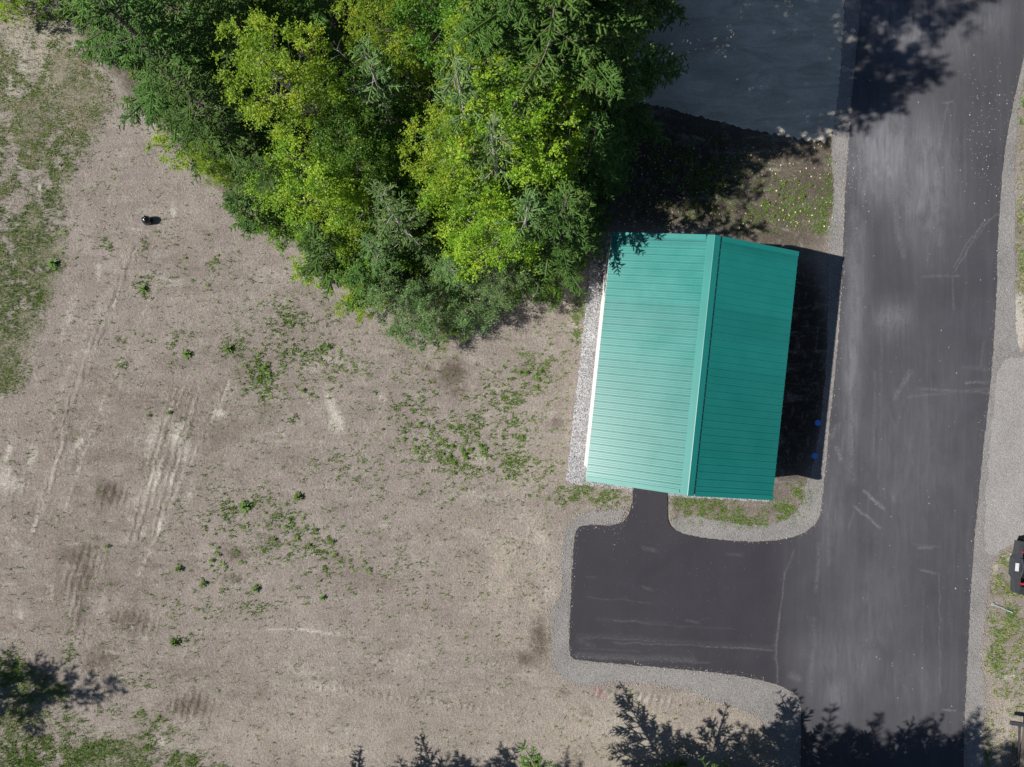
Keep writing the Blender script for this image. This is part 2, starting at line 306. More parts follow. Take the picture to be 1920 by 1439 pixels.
hgt = q.math('ADD', hgt, q.math('MULTIPLY', q.math('MULTIPLY', wv.outputs['Fac'], q.ramp(q.math('ADD', B[0], q.ramp(mid, .3, .7, -.3, .3)), .3, .8)), .55))
q.bsdf(col, .95, .12, normal=q.bump(hgt, .95, .06))
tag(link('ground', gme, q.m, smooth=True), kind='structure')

# ------------------------------------------------------------------ road, shoulders, pads (constrained triangulation of outlines)
def densify(pts, step=14, jit=1.2, seed=0):
    r = random.Random(seed); out = []
    for i in range(len(pts)):
        a, b = pts[i], pts[(i + 1) % len(pts)]; L = math.hypot(b[0] - a[0], b[1] - a[1]); k = max(1, int(L / step))
        for j in range(k):
            t = j / k; out.append((a[0] + (b[0] - a[0]) * t + r.uniform(-jit, jit), a[1] + (b[1] - a[1]) * t + r.uniform(-jit, jit)))
    return out

def smooth_outline(pts, it=2):
    for _ in range(it):
        o = []
        for i in range(len(pts)):
            a, b = pts[i], pts[(i + 1) % len(pts)]
            o += [(a[0] * .75 + b[0] * .25, a[1] * .75 + b[1] * .25), (a[0] * .25 + b[0] * .75, a[1] * .25 + b[1] * .75)]
        pts = o
    return pts

def sheet(name, outline, zt, step=0, extra=None, skirt=.03, jit=1.0, seed=1, sm=1, dens=10):
    ol = densify(smooth_outline(outline, sm), dens, jit, seed); w2 = [W(*p) for p in ol]; nb = len(w2)
    pts = [Vector(p) for p in w2]; edges = [(i, (i + 1) % nb) for i in range(nb)]
    if step:
        xs = [p[0] for p in ol]; ys = [p[1] for p in ol]
        r = random.Random(seed)
        for x in np.arange(max(min(xs), 900), min(max(xs), 1960), step):
            for y in np.arange(max(min(ys), -20), min(max(ys), 1470), step): pts.append(Vector(W(x + r.uniform(-.2, .2) * step, y + r.uniform(-.2, .2) * step)))
    for e in (extra or []): pts.append(Vector(W(*e)))
    vs, es, fs, *_ = delaunay_2d_cdt(pts, edges, [], 1, 1e-4)
    mb = MB(); V = np.array([(v.x, v.y, zt) for v in vs]); mb.add(V, np.array(fs, np.int32))
    if skirt:
        sk = [(x, y, zt) for x, y in w2] + [(x, y, zt - skirt) for x, y in w2]
        mb.add(sk, [(i, (i + 1) % nb, nb + (i + 1) % nb, nb + i) for i in range(nb)])
    me = mb.mesh(name)
    # make the top face up
    bm = bmesh.new(); bm.from_mesh(me); bm.normal_update()
    for f in bm.faces:
        if f.normal.z < -.5: f.normal_flip()
    bm.to_mesh(me); bm.free()
    return me

ROAD_L = [(1640, -600), (1622, -60), (1606, 90), (1598, 180), (1588, 300), (1582, 400), (1580, 492), (1572, 633), (1557, 775), (1547, 880), (1542, 934), (1534, 980), (1504, 1004), (1438, 1018), (1348, 1014), (1286, 1004), (1259, 993), (1250, 973), (1251, 927), (1256, 850),
          (1192, 850), (1187, 915), (1184, 950), (1174, 973), (1154, 987), (1096, 984), (1082, 991), (1076, 1012), (1071, 1097), (1067, 1191), (1067, 1228), (1078, 1238), (1185, 1247), (1321, 1259), (1379, 1266), (1449, 1280), (1484, 1296), (1500, 1311), (1502, 1346), (1501, 1439), (1495, 2100)]
ROAD_R = [(1790, 2100), (1806, 1439), (1806, 1360), (1813, 1220), (1821, 1060), (1832, 942), (1847, 796), (1859, 692), (1868, 525), (1868, 480), (1872, 400), (1880, 300), (1893, 217), (1920, 100), (1940, 20), (2060, -600)]
SCR = []      # chalky scrapes on the asphalt: x0,y0,x1,y1,width,strength
SCR += [(1618, 922, 1655, 955, 3, .9), (1604, 952, 1648, 990, 2.5, .8), (1600, 960, 1590, 990, 2, .4), (1676, 940, 1668, 920, 4, .4), (1708, 700, 1678, 745, 5, .5), (1695, 715, 1706, 700, 6, .5)]
SCR += [(1472, 1075, 1462, 1150, 1.6, .7), (1462, 1150, 1456, 1215, 1.8, .9), (1456, 1215, 1455, 1280, 1.6, .8), (1490, 1030, 1482, 1050, 1.4, .4), (1482, 1050, 1472, 1076, 1.5, .5)]
SCR += [(1870, 400, 1836, 430, 1.3, .6), (1836, 430, 1812, 470, 1.3, .6), (1812, 470, 1788, 510, 1.3, .6), (1866, 404, 1842, 418, 1.3, .5), (1842, 418, 1816, 452, 1.3, .6), (1816, 452, 1786, 502, 1.3, .5), (1846, 425, 1800, 490, 1.1, .5)]
SCR += [(1728, 521, 1795, 519, 3, .4), (1785, 525, 1788, 580, 2, .35), (1775, 195, 1760, 280, 3, .45), (1768, 195, 1784, 194, 2, .8), (1690, 200, 1700, 400, 6, .35), (1660, 300, 1690, 480, 6, .4), (1755, 320, 1760, 460, 6, .4), (1740, 260, 1725, 330, 7, .3)]
SCR += [(1590, 800, 1572, 860, 5, .3), (1568, 840, 1575, 862, 4, .7), (1560, 820, 1568, 800, 6, .5), (1640, 700, 1638, 860, 2, .35), (1652, 640, 1648, 900, 3, .25), (1720, 730, 1850, 737, 3, .4), (1810, 720, 1845, 718, 2.5, .7), (1805, 690, 1850, 695, 5, .25), (1700, 745, 1850, 730, 3, .3), (1843, 640, 1838, 690, 3, .3)]
SCR += [(1100, 1195, 1230, 1203, 1.6, .5), (1150, 1205, 1320, 1212, 1.6, .6), (1320, 1212, 1450, 1220, 1.6, .8), (1080, 1232, 1200, 1236, 3, .7), (1200, 1236, 1330, 1244, 2.2, .5), (1150, 1162, 1230, 1170, 1.5, .6), (1230, 1170, 1380, 1180, 1.3, .3), (1100, 1120, 1220, 1130, 1.3, .4), (1285, 1162, 1310, 1166, 2.5, .5), (1100, 1080, 1115, 1082, 2, .4), (1085, 1195, 1110, 1196, 3, .4), (1205, 1027, 1232, 1031, 4, .5), (1205, 1100, 1220, 1104, 3, .5), (1365, 1038, 1390, 1042, 3, .4), (1085, 1215, 1200, 1222, 2, .3)]
SCR += [(1720, 1026, 1745, 1028, 3, .6), (1712, 1020, 1760, 1026, 2, .3), (1725, 1070, 1760, 1078, 2.5, .5), (1760, 1080, 1760, 1300, 1.5, .4), (1525, 1160, 1520, 1300, 6, .30), (1535, 1020, 1530, 1110, 4, .35), (1550, 950, 1552, 1060, 4, .3), (1764, 1330, 1790, 1331, 2, .7), (1480, 1265, 1500, 1275, 6, .5), (1560, 560, 1600, 900, 1, 0)]
SCR += [(1085, 1190, 1440, 1216, 6, .25), (1080, 1228, 1300, 1238, 6, .5), (1120, 1160, 1250, 1168, 5, .2), (1085, 1200, 1110, 1212, 7, .35)]
SCR += [(1600, 400, 1596, 900, 12, .30), (1620, 420, 1612, 640, 4, .25), (1655, 600, 1690, 590, 20, .35), (1730, 1100, 1726, 1300, 4, .2), (1790, 960, 1780, 1350, 4, .15)]
extra = []
for x0, y0, x1, y1, wd, st in SCR:
    L = math.hypot(x1 - x0, y1 - y0); k = max(2, int(L / 3)); nx_, ny_ = -(y1 - y0) / L, (x1 - x0) / L
    if wd > 8: continue
    for i in range(k + 1):
        t = i / k
        for o in (-2 * wd, -wd, 0, wd, 2 * wd): extra.append((x0 + (x1 - x0) * t + nx_ * o, y0 + (y1 - y0) * t + ny_ * o))
rme = sheet('road', ROAD_L + ROAD_R, .040, 9, extra, .05, .8, 3, 1, 5)
co = np.empty(len(rme.vertices) * 3, np.float32); rme.vertices.foreach_get('co', co); co = co.reshape(-1, 3)
RX = 960 + co[:, 0] * F / H; RY = 720 - co[:, 1] * F / H
WX = RX + (NB(RX, RY) - .5) * 4 + (NC(RX, RY) - .5) * 1.5; WY = RY + (NB(RX + 900, RY) - .5) * 4
scr = np.clip(lines(WX, WY, SCR), 0, 1) * .8
dust = paint(RX, RY, [(1650, 290, 60, 90, 10, 1.), (1730, 330, 60, 130, 0, .75), (1700, 60, 80, 80, 0, .7), (1640, 20, 60, 30, 0, .7), (1600, 620, 22, 260, 2, .55), (1670, 600, 40, 40, 0, .4), (1590, 1240, 80, 60, 0, .38), (1640, 1150, 70, 130, 0, .25), (1700, 1280, 80, 80, 0, .25), (1560, 950, 30, 120, 0, .3), (1700, 850, 100, 200, 0, .25), (1780, 50, 60, 90, 0, .4), (1850, 30, 50, 60, 0, .35), (1260, 1225, 180, 20, 3, .3), (1570, 1300, 30, 60, 0, .5)])
fresh = np.clip((1500 - RX) / 60, 0, 1) * np.clip((RY - 880) / 30, 0, 1)
coloratt(rme, 'ma', scr, dust, fresh)
q = N('asphalt'); A = q.sep(q.attr('ma'))
streak = q.noise(1.0, 4, .6, q.mapv((3.0, .22, 1), rad(-3))); streak2 = q.noise(1.0, 4, .65, q.mapv((9, .5, 1), rad(-3))); cloud = q.noise(.7, 5, .6, dist=.5); gr = q.noise(75, 2, .9); md = q.noise(9, 5, .75)
swirl = q.noise(1.0, 6, .7, q.mapv((2.6, .7, 1), rad(-14)), 1.2)
col = q.mix(q.ramp(cloud, .3, .7), (.052, .051, .060), (.066, .065, .076))
col = q.mix(q.ramp(streak, .45, .75, 0, .30), col, (.105, .103, .117))
col = q.mix(q.ramp(streak2, .55, .8, 0, .25), col, (.125, .123, .135))
dst = q.math('MULTIPLY', q.ramp(A[1], 0, 1), q.ramp(q.math('ADD', q.math('MULTIPLY', swirl, .7), q.math('MULTIPLY', streak2, .3)), .30, .66, .15, 1.0))
col = q.mix(q.math('MULTIPLY', dst, .9), col, (.265, .268, .292))
col = q.mix(q.math('MULTIPLY', A[2], .85), col, q.mix(q.ramp(cloud, .3, .7), (.028, .026, .034), (.037, .035, .044)))
dots = q.ramp(q.noise(1.0, 6, .9, q.mapv((7, 45, 1), rad(-4))), .47, .60); dots2 = q.ramp(q.noise(14, 5, .85), .42, .60)
brk = q.mix(A[2], dots2, dots)
col = q.mix(q.math('MULTIPLY', q.ramp(A[0], .05, .9, 0, .62), brk), col, (.36, .355, .35))
v = q.voro(30); vc = q.sep(q.voro(30, out='Color'))
col = q.mix(q.math('MULTIPLY', q.ramp(v, .2, .12), q.ramp(vc[0], .972, .98)), col, (.42, .41, .39))
col = q.mix(1.0, col, q.ramp(gr, .3, .7, .62, 1.38), 'MULTIPLY')
q.bsdf(col, q.ramp(cloud, .3, .7, .72, .86), .35, normal=q.bump(q.math('ADD', gr, md), .35, .01))
tag(link('road', rme, q.m), kind='structure')

def gravelmat(name, c1, c2, spark, scale=30, sp=.93, big=.5):
    q = N(name); n1 = q.noise(.8, 5, .6); n2 = q.noise(28, 3, .8); v = q.voro(scale, out='Distance'); c = q.sep(q.voro(scale, out='Color'))
    col = q.mix(q.ramp(n1, .35, .65), c1, c2)
    col = q.mix(1.0, col, q.ramp(c[1], 0, 1, 1 - big, 1 + big), 'MULTIPLY')
    col = q.mix(1.0, col, q.ramp(n2, .3, .7, .75, 1.25), 'MULTIPLY')
    col = q.mix(q.math('MULTIPLY', q.ramp(v, .35, .25), q.ramp(c[0], sp, sp + .02)), col, spark)
    return q.bsdf(col, .9, .2, normal=q.bump(q.math('ADD', q.math('MULTIPLY', v, -1.0), n2), .6, .03))
GRAVEL = gravelmat('crushed_gravel', (.225, .215, .212), (.285, .272, .265), (.75, .74, .72), 38, .965, .25)
GRAVEL2 = gravelmat('dusty_gravel', (.30, .285, .28), (.35, .335, .33), (.72, .7, .68), 38, .965, .2)
SH_L = [(1600, -600), (1590, -60), (1580, 60), (1574, 160), (1562, 240), (1558, 300), (1564, 345), (1563, 385), (1554, 433), (1553, 480), (1552, 530), (1553, 640), (1541, 780), (1526, 870), (1512, 905), (1508, 934), (1496, 962), (1457, 983), (1418, 987), (1379, 983), (1309, 969), (1263, 971), (1262, 985),
        (1290, 1050), (1150, 1050), (1166, 975), (1176, 950), (1150, 957), (1123, 958), (1096, 962), (1073, 977), (1061, 993), (1053, 1035), (1051, 1082), (1054, 1113), (1038, 1136), (1031, 1160), (1038, 1202), (1033, 1245), (1045, 1268), (1076, 1286), (1125, 1288), (1146, 1279), (1232, 1283), (1298, 1299), (1333, 1315), (1387, 1330), (1426, 1346), (1445, 1385), (1462, 1439), (1455, 2100)]
SH_R = [(1830, 2100), (1841, 1439), (1843, 1360), (1848, 1290), (1838, 1237), (1847, 1153), (1853, 1083), (1863, 1047), (1880, 1030), (1910, 1018), (1960, 1010), (2300, 1000), (2300, 690), (1960, 690), (1922, 672), (1906, 650), (1902, 546), (1903, 442), (1902, 333), (1904, 260), (1910, 200), (1920, 150), (1960, 20), (2090, -600)]
SHme = sheet('gravel_shoulder', SH_L + SH_R, .014, 40, None, .05, 1.8, 5, 1, 4)
# tone of the shoulder changes from grey to the dusty lot on the right with a slow world-space gradient
tag(link('gravel_shoulder', SHme, GRAVEL), kind='structure')
LOT = [(1866, 700), (1890, 668), (1922, 674), (1960, 692), (2300, 692), (2300, 998), (1960, 1008), (1910, 1016), (1880, 1028), (1863, 1044), (1842, 1030), (1850, 900), (1862, 780)]
tag(link('gravel_lot', sheet('gravel_lot', LOT, .018, 0, None, 0, 2.5, 6, 1, 8), GRAVEL2), kind='structure')
PAD = [(900, -600), (1585, -600), (1584, 0), (1580, 100), (1575, 170), (1562, 270), (1500, 262), (1400, 242), (1300, 216), (1200, 192), (1150, 175), (1120, 100), (1080, -100)]
q = N('pale_compacted_gravel'); a = q.noise(1.2, 6, .7, q.mapv((.5, 1.6, 1), rad(12)), .8); b = q.noise(3.0, 6, .8, q.mapv((.35, 2.5, 1), rad(14)), 1.0); f = q.noise(40, 3, .8); g_ = q.noise(.25, 3, .5)
col = q.mix(q.ramp(a, .35, .65), (.46, .42, .34), (.72, .67, .56)); col = q.mix(q.ramp(b, .55, .75, 0, .6), col, (.88, .84, .74)); col = q.mix(q.ramp(b, .36, .28, 0, .6), col, (.20, .19, .16))
col = q.mix(q.ramp(g_, .45, .62, 0, .45), col, (.28, .26, .23)); col = q.mix(1.0, col, q.ramp(f, .3, .7, .7, 1.3), 'MULTIPLY')
PADM = q.bsdf(col, .9, .2, normal=q.bump(q.math('ADD', b, f), .7, .03))
tag(link('gravel_pad', sheet('gravel_pad', PAD, .010, 0, None, 0, 3.5, 8, 1, 4), PADM), kind='structure')
BED = [(1112, 452), (1200, 452), (1380, 500), (1380, 900), (1446, 936), (1440, 941), (1280, 933), (1190, 921), (1072, 908), (1062, 900), (1075, 780), (1095, 600)]
BEDM = gravelmat('light_washed_gravel', (.29, .287, .30), (.37, .367, .38), (.78, .77, .77), 34, .80, .62)
tag(link('gravel_bed', sheet('gravel_bed', BED, .022, 0, None, .03, 1.5, 9, 0, 7), BEDM), kind='structure')

# ------------------------------------------------------------------ garage
BC = Vector((5.805, .56, 0)); BR = rad(-6.0)
HW, HL, ZE, ZR = 3.02, 4.0, 2.70, 3.78       # half width and length of the roof, eave and ridge height
garage = empty('garage', BC, BR, 'white walled garage with a green ribbed metal gable roof beside the asphalt driveway', 'garage')
q = N('green_painted_steel'); nz = q.noise(1.2, 4, .6); nf = q.noise(26, 3, .7, q.mapv((1, .25, 1)))
col = q.mix(q.ramp(nz, .3, .7), (.007, .195, .172), (.011, .215, .192))
sx = q.n('SeparateXYZ'); q.set(sx.inputs[0], q.pos); lap = q.math('FLOOR', q.math('DIVIDE', sx.outputs[1], .9144)); wn = q.n('TexWhiteNoise', noise_dimensions='1D'); q.set(wn.inputs['W'], lap)
col = q.mix(1.0, col, q.ramp(wn.outputs['Value'], 0, 1, .91, 1.07), 'MULTIPLY')
col = q.mix(q.ramp(q.noise(1.0, 6, .8, q.mapv((.8, 5, 1))), .60, .8, 0, .12), col, (.12, .27, .24))
col = q.mix(q.ramp(nf, .62, .8, 0, .12), col, (.2, .42, .38))
ROOFM = q.bsdf(col, q.ramp(nz, .3, .7, .33, .40), .75)
TRIMM = simple('green_trim_steel', (.010, .215, .19), .42, .6, 0, .06, 1.5, 0, 0)
WHITE = simple('white_wall_cladding', (.78, .78, .76), .55, .4, 0, .04, 1.2)
slope = math.atan2(ZR - ZE, HW)
def roof_panel(sgn):
    mb = MB(); pitch = .2286; L = 2 * HL
    prof = []                    # ribbed sheet profile along the building
    y = -HL + .02
    while y < HL - .03:
        prof += [(y, 0), (y + .012, .027), (y + .030, .027), (y + .042, 0)]
        for k in (1, 2):
            m = y + .042 + k * (pitch - .042) / 3
            prof += [(m - .012, 0), (m - .006, .006), (m + .006, .006), (m + .012, 0)]
        y += pitch
    prof = [(a, b) for a, b in prof if a < HL - .02] + [(HL - .02, 0)]
    nxs = [0.02, .5, 1.0]; V = []; n = len(prof)
    for t in nxs:
        x = sgn * HW * t; zz = ZR - (ZR - ZE) * t
        for a, b in prof: V.append((x + sgn * math.sin(slope) * b, a, zz + math.cos(slope) * b))
    P = [(i * n + k, i * n + k + 1, (i + 1) * n + k + 1, (i + 1) * n + k) if sgn < 0 else (i * n + k, (i + 1) * n + k, (i + 1) * n + k + 1, i * n + k + 1) for i in range(len(nxs) - 1) for k in range(n - 1)]
    mb.add(V, P); return mb.mesh('roof_panel')
for sgn in (-1, 1):
    link('roof_panel', roof_panel(sgn), ROOFM, garage)
# ridge cap
mb = MB(); wcap = .21
V = []
for yy in (-HL - .02, HL + .02):
    for x, dz in ((-wcap, .030), (-wcap + .02, .040), (-.02, .040), (0, .046), (.02, .040), (wcap - .02, .040), (wcap, .030), (wcap + .002, .008)):
        V.append((x, yy, ZR - (ZR - ZE) * abs(x) / HW + dz))
mb.add(V, [(i, i + 1, 8 + i + 1, 8 + i)[::-1] for i in range(7)])
link('ridge_cap', mb.mesh('ridge_cap'), TRIMM, garage)
# gable trim: four raking angles
for sy in (-1, 1):
    for sx in (-1, 1):
        mb = MB(); y0, y1 = sy * (HL - .13), sy * (HL + .025)
        a = (sx * .25, ZR - (ZR - ZE) * .25 / HW); b = (sx * (HW + .01), ZE)
        V = [(a[0], y0, a[1] + .027), (a[0], y1, a[1] + .027), (b[0], y0, b[1] + .027), (b[0], y1, b[1] + .027), (a[0], y1, a[1] - .13), (b[0], y1, b[1] - .13)]
        mb.add(V, [(0, 1, 3, 2), (1, 4, 5, 3)]); link('rake_trim', mb.mesh('rake_trim'), TRIMM, garage)
# eave fascia
for sx in (-1, 1):
    mb = MB(); mb.box((sx * (HW - .022), 0, ZE - .095), (.03, 2 * HL - .06, .15)); link('fascia', mb.mesh('fascia'), simple('fascia_paint', (.74, .73, .70) if sx < 0 else (.42, .33, .25), .5), garage)
    mb = MB(); mb.box((sx * (HW - .13), 0, ZE - .16), (.18, 2 * HL - .06, .012)); link('soffit', mb.mesh('soffit'), WHITE, garage)
# walls with horizontal laps
wx, wy = HW - .20, HL - .20
def wall(p0, p1, z1, gable=False):
    mb = MB(); nb = 16; a = Vector(p0); b = Vector(p1); d = (b - a).normalized(); nrm = Vector((d.y, -d.x))
    V = []
    for i in range(nb):
        zl, zh = .12 + (z1 - .12) * i / nb, .12 + (z1 - .12) * (i + 1) / nb
        o1, o2 = nrm * .016, nrm * .002
        k = len(V); V += [(a.x + o1.x, a.y + o1.y, zl), (b.x + o1.x, b.y + o1.y, zl), (b.x + o2.x, b.y + o2.y, zh), (a.x + o2.x, a.y + o2.y, zh)]
    mb.add(V, [(4 * i, 4 * i + 1, 4 * i + 2, 4 * i + 3) for i in range(nb)])
    if gable:
        m = (a + b) / 2; mb.add([(a.x, a.y, z1), (b.x, b.y, z1), (m.x, m.y, z1 + (ZR - ZE) * wx / HW - .02)], [(0, 1, 2)])
    return mb.mesh('wall')
for p0, p1, g in (((-wx, wy), (-wx, -wy), 0), ((wx, -wy), (wx, wy), 0), ((-wx, -wy), (wx, -wy), 1), ((wx, wy), (-wx, wy), 1)):
    link('wall', wall(p0, p1, ZE - .12, g), WHITE, garage)
mb = MB(); mb.box((0, 0, .07), (2 * wx + .06, 2 * wy + .06, .14)); link('foundation', mb.mesh('foundation'), simple('concrete', (.42, .41, .39), .9), garage)
dr = MB(); dr.box((-wx + .95, -wy - .035, 1.16), (.92, .05, 2.03))
do = link('door', dr.mesh('door'), simple('door_paint', (.55, .55, .53), .45), garage)
fm = MB(); 
for sx in (-1, 1): fm.box((-wx + .95 + sx * .50, -wy - .04, 1.17), (.07, .07, 2.1))
fm.box((-wx + .95, -wy - .04, 2.255), (1.07, .07, .07)); link('frame', fm.mesh('frame'), WHITE, do)
hm = MB(); hm.tube([(-wx + .60, -wy - .06, 1.05), (-wx + .60, -wy - .12, 1.05)], .03, 10); link('handle', hm.mesh('handle'), simple('nickel', (.6, .58, .55), .3, .5, 1), do)
gd = MB()
for i in range(4): gd.box((wx + .03, -1.4, .42 + i * .51), (.04, 2.7, .50))
link('overhead_door', gd.mesh('overhead_door'), simple('door_panel_white', (.7, .7, .68), .5), garage)

# ------------------------------------------------------------------ vegetation: leaf and needle meshes
def frames(D):
    D = D / (np.linalg.norm(D, axis=1, keepdims=True) + 1e-9)
    ref = np.where(np.abs(D[:, 2:3]) < .9, np.array([[0, 0, 1.]]), np.array([[1., 0, 0]]))
    A = np.cross(D, ref); A /= np.linalg.norm(A, axis=1, keepdims=True) + 1e-9
    return D, A, np.cross(A, D)

def leaves(mb, C, size, r, flat=.5, tint=None, droop=0.0, aspect=.62):
    """folded diamond leaves at the points C"""
    n = len(C); D = r.normal(size=(n, 3)); D[:, 2] = D[:, 2] * flat - droop
    D, A, U = frames(D); roll = r.normal(0, .5, (n, 1)); A2 = A * np.cos(roll) + U * np.sin(roll); U2 = np.cross(A2, D)
    s = (size * r.uniform(.6, 1.35, n))[:, None]
    b = C - D * s * .5; t = C + D * s * .5; l = C + A2 * s * aspect * .5 + U2 * s * .10 - D * s * .05; k = C - A2 * s * aspect * .5 + U2 * s * .10 - D * s * .05
    V = np.stack([b, l, t, k], 1).reshape(-1, 3); i = np.arange(n)[:, None] * 4
    mb.add(V, i + np.array([[0, 1, 2, 3]]), r.random(n) if tint is None else tint)

def needles(mb, P0, P1, r, spacing=.028, length=.04, width=.013, per=2, tint=None):
    L = np.linalg.norm(P1 - P0, axis=1); k = np.maximum(2, (L / spacing).astype(int)); m = k.sum()
    own = np.repeat(np.arange(len(P0)), k); st = np.concatenate([[0], np.cumsum(k)[:-1]]); t = (np.arange(m) - st[own] + .5) / k[own]
    D, A, U = frames(P1 - P0)
    base = P0[own] + (P1 - P0)[own] * t[:, None]
    tt = (tint if tint is not None else r.random(len(P0)))[own]
    for j in range(per):
        ang = r.uniform(0, 2 * math.pi, m) if per > 2 else (j * math.pi + r.normal(.0, .6, m))
        side = A[own] * np.cos(ang)[:, None] + U[own] * np.sin(ang)[:, None]
        d = side * .8 + D[own] * .75; tap = (1 - .35 * t)[:, None]; ln = length * r.uniform(.8, 1.25, (m, 1)) * tap
        wv = np.cross(d, U[own] + r.normal(0, .3, (m, 3))); wv /= np.linalg.norm(wv, axis=1, keepdims=True) + 1e-9
        V = np.stack([base - wv * width * .5, base + wv * width * .5, base + d * ln], 1).reshape(-1, 3)
        i = np.arange(m)[:, None] * 3
        mb.add(V, i + np.array([[0, 1, 2]]), np.clip(tt + r.normal(0, .08, m), 0, 1))

def spindles(mb, P0, P1, rad_, tint):
    """slim four sided bodies of the needle-covered shoots"""
    D, A, U = frames(P1 - P0); n = len(P0); L = (P1 - P0); roll = np.array([0, .5, 1, 1.5]) * math.pi
    V = [P0]
    for u, k in ((.25, 1.0), (.75, .8)):
        for t in roll: V.append(P0 + L * u + (A * math.cos(t) + U * math.sin(t) * .7) * (rad_ * k)[:, None])
    V.append(P1); V = np.stack(V, 1).reshape(-1, 3); i = np.arange(n)[:, None, None] * 10
    tri = np.array([(0, 1 + k, 1 + (k + 1) % 4) for k in range(4)] + [(9, 5 + (k + 1) % 4, 5 + k) for k in range(4)])
    quad = np.array([(1 + k, 5 + k, 5 + (k + 1) % 4, 1 + (k + 1) % 4) for k in range(4)])
    mb.add(V, (i + tri[None]).reshape(-1, 3), np.repeat(tint, 8)); mb.n -= len(V)
    mb.V.pop(); mb.add(V, (i + quad[None]).reshape(-1, 4), np.repeat(tint, 4))

def spruce_meshes(name, seed, Ht, R, z0=.08, nbr=70, fill=1.0, up=.0, sparse=0.0, lean=(0, 0), fat=.026):
    r = np.random.default_rng(seed); crown = MB(); wood = MB(); limb = MB()
    trunk = [(lean[0] * (t ** 2) + .04 * math.sin(5 * t + seed), lean[1] * t ** 2 + .04 * math.cos(4 * t), Ht * t) for t in np.linspace(0, 1, 9)]
    wood.tube(trunk, [max(.012, .014 * Ht * (1 - .95 * t)) for t in np.linspace(0, 1, 9)], 8)
    def tp(z):
        t = z / Ht; return np.array([lean[0] * t * t + .04 * math.sin(5 * t + seed), lean[1] * t * t + .04 * math.cos(4 * t), z])
    S0, S1, TT = [], [], []
    for b in range(nbr):
        t = z0 + (1 - z0 - .02) * ((b + r.random()) / nbr) ** .92; zz = t * Ht
        L = R * ((1 - t) ** .72) * r.uniform(.62, 1.38) + .12
        if sparse and r.random() < sparse: L *= r.uniform(.35, .7)
        az = b * 2.399 + r.normal(0, .3); el = -.28 + .75 * t + up + r.normal(0, .10)
        o = tp(zz); ca, sa = math.cos(az), math.sin(az); perp = np.array([-sa, ca, 0])
        ns = 7; pts = []
        bend = r.normal(0, .12)
        for s in np.linspace(0, 1, ns):
            pts.append(o + L * (s * np.array([ca, sa, 0]) * math.cos(el) + bend * s * s * perp + np.array([0, 0, s * math.sin(el) + .16 * s * s * (1 - t) + .0])))
        pts = np.array(pts); limb.tube(pts, [max(.004, .013 * L * (1 - .9 * s)) for s in np.linspace(0, 1, ns)], 3, cap=False)
        bt = r.random()
        def at(s):
            f = s * (ns - 1); i = min(int(f), ns - 2); return pts[i] + (pts[i + 1] - pts[i]) * (f - i)
        start = .12 + .22 * r.random() * (1 if L > .8 else .3)
        k = max(4, int(L * (1 - start) / .12 * fill))
        for j in range(k):
            s = start + (1 - start) * (j + r.random() * .8) / k
            for sd_ in (-1, 1):
                if r.random() < .1 + sparse * .3: continue
                ll = (.36 * L * (1 - s) ** .85 + .10) * r.uniform(.65, 1.2)
                ax = at(min(s + .05, 1)) - at(max(s - .05, 0)); ax /= np.linalg.norm(ax) + 1e-9
                sp = np.cross(ax, (0, 0, 1.)); sp /= np.linalg.norm(sp) + 1e-9
                th = .85 + r.normal(0, .24); d = ax * math.cos(th) + sd_ * sp * math.sin(th) + np.array([0, 0, -.16 + r.normal(0, .2)])
                p0 = at(s); p1 = p0 + d * ll; S0.append(p0); S1.append(p1); TT.append(bt * .6 + r.random() * .4)
                if ll > .26:
                    kk = int(ll / .105 * fill)
                    sp2 = np.cross(d, (0, 0, 1.)); sp2 /= np.linalg.norm(sp2) + 1e-9
                    for i in range(kk):
                        u = .2 + .75 * (i + r.random() * .6) / kk
                        for e in (-1, 1):
                            l2 = (.40 * ll * (1 - u) + .055) * r.uniform(.7, 1.2)
                            d2 = d * (.70 + r.normal(0, .2)) + e * sp2 * .72 + np.array([0, 0, -.10 + r.normal(0, .25)])
                            q0 = p0 + d * ll * u; S0.append(q0); S1.append(q0 + d2 * l2); TT.append(bt * .6 + r.random() * .4)
        S0.append(at(.4)); S1.append(at(1.0)); TT.append(bt)
    top = tp(Ht); S0.append(tp(Ht * .95)); S1.append(top + np.array([0, 0, .12])); TT.append(.5)
    S0, S1, TT = np.array(S0), np.array(S1), np.array(TT); LL = np.linalg.norm(S1 - S0, axis=1)
    spindles(crown, S0, S1, np.clip(LL * .16, .012, fat) * r.uniform(.8, 1.2, len(LL)), TT)
    needles(crown, S0, S1, r, .034, .046, .018, 2, TT)
    return wood.mesh(name + '_trunk'), limb.mesh(name + '_limbs'), crown.mesh(name + '_crown')

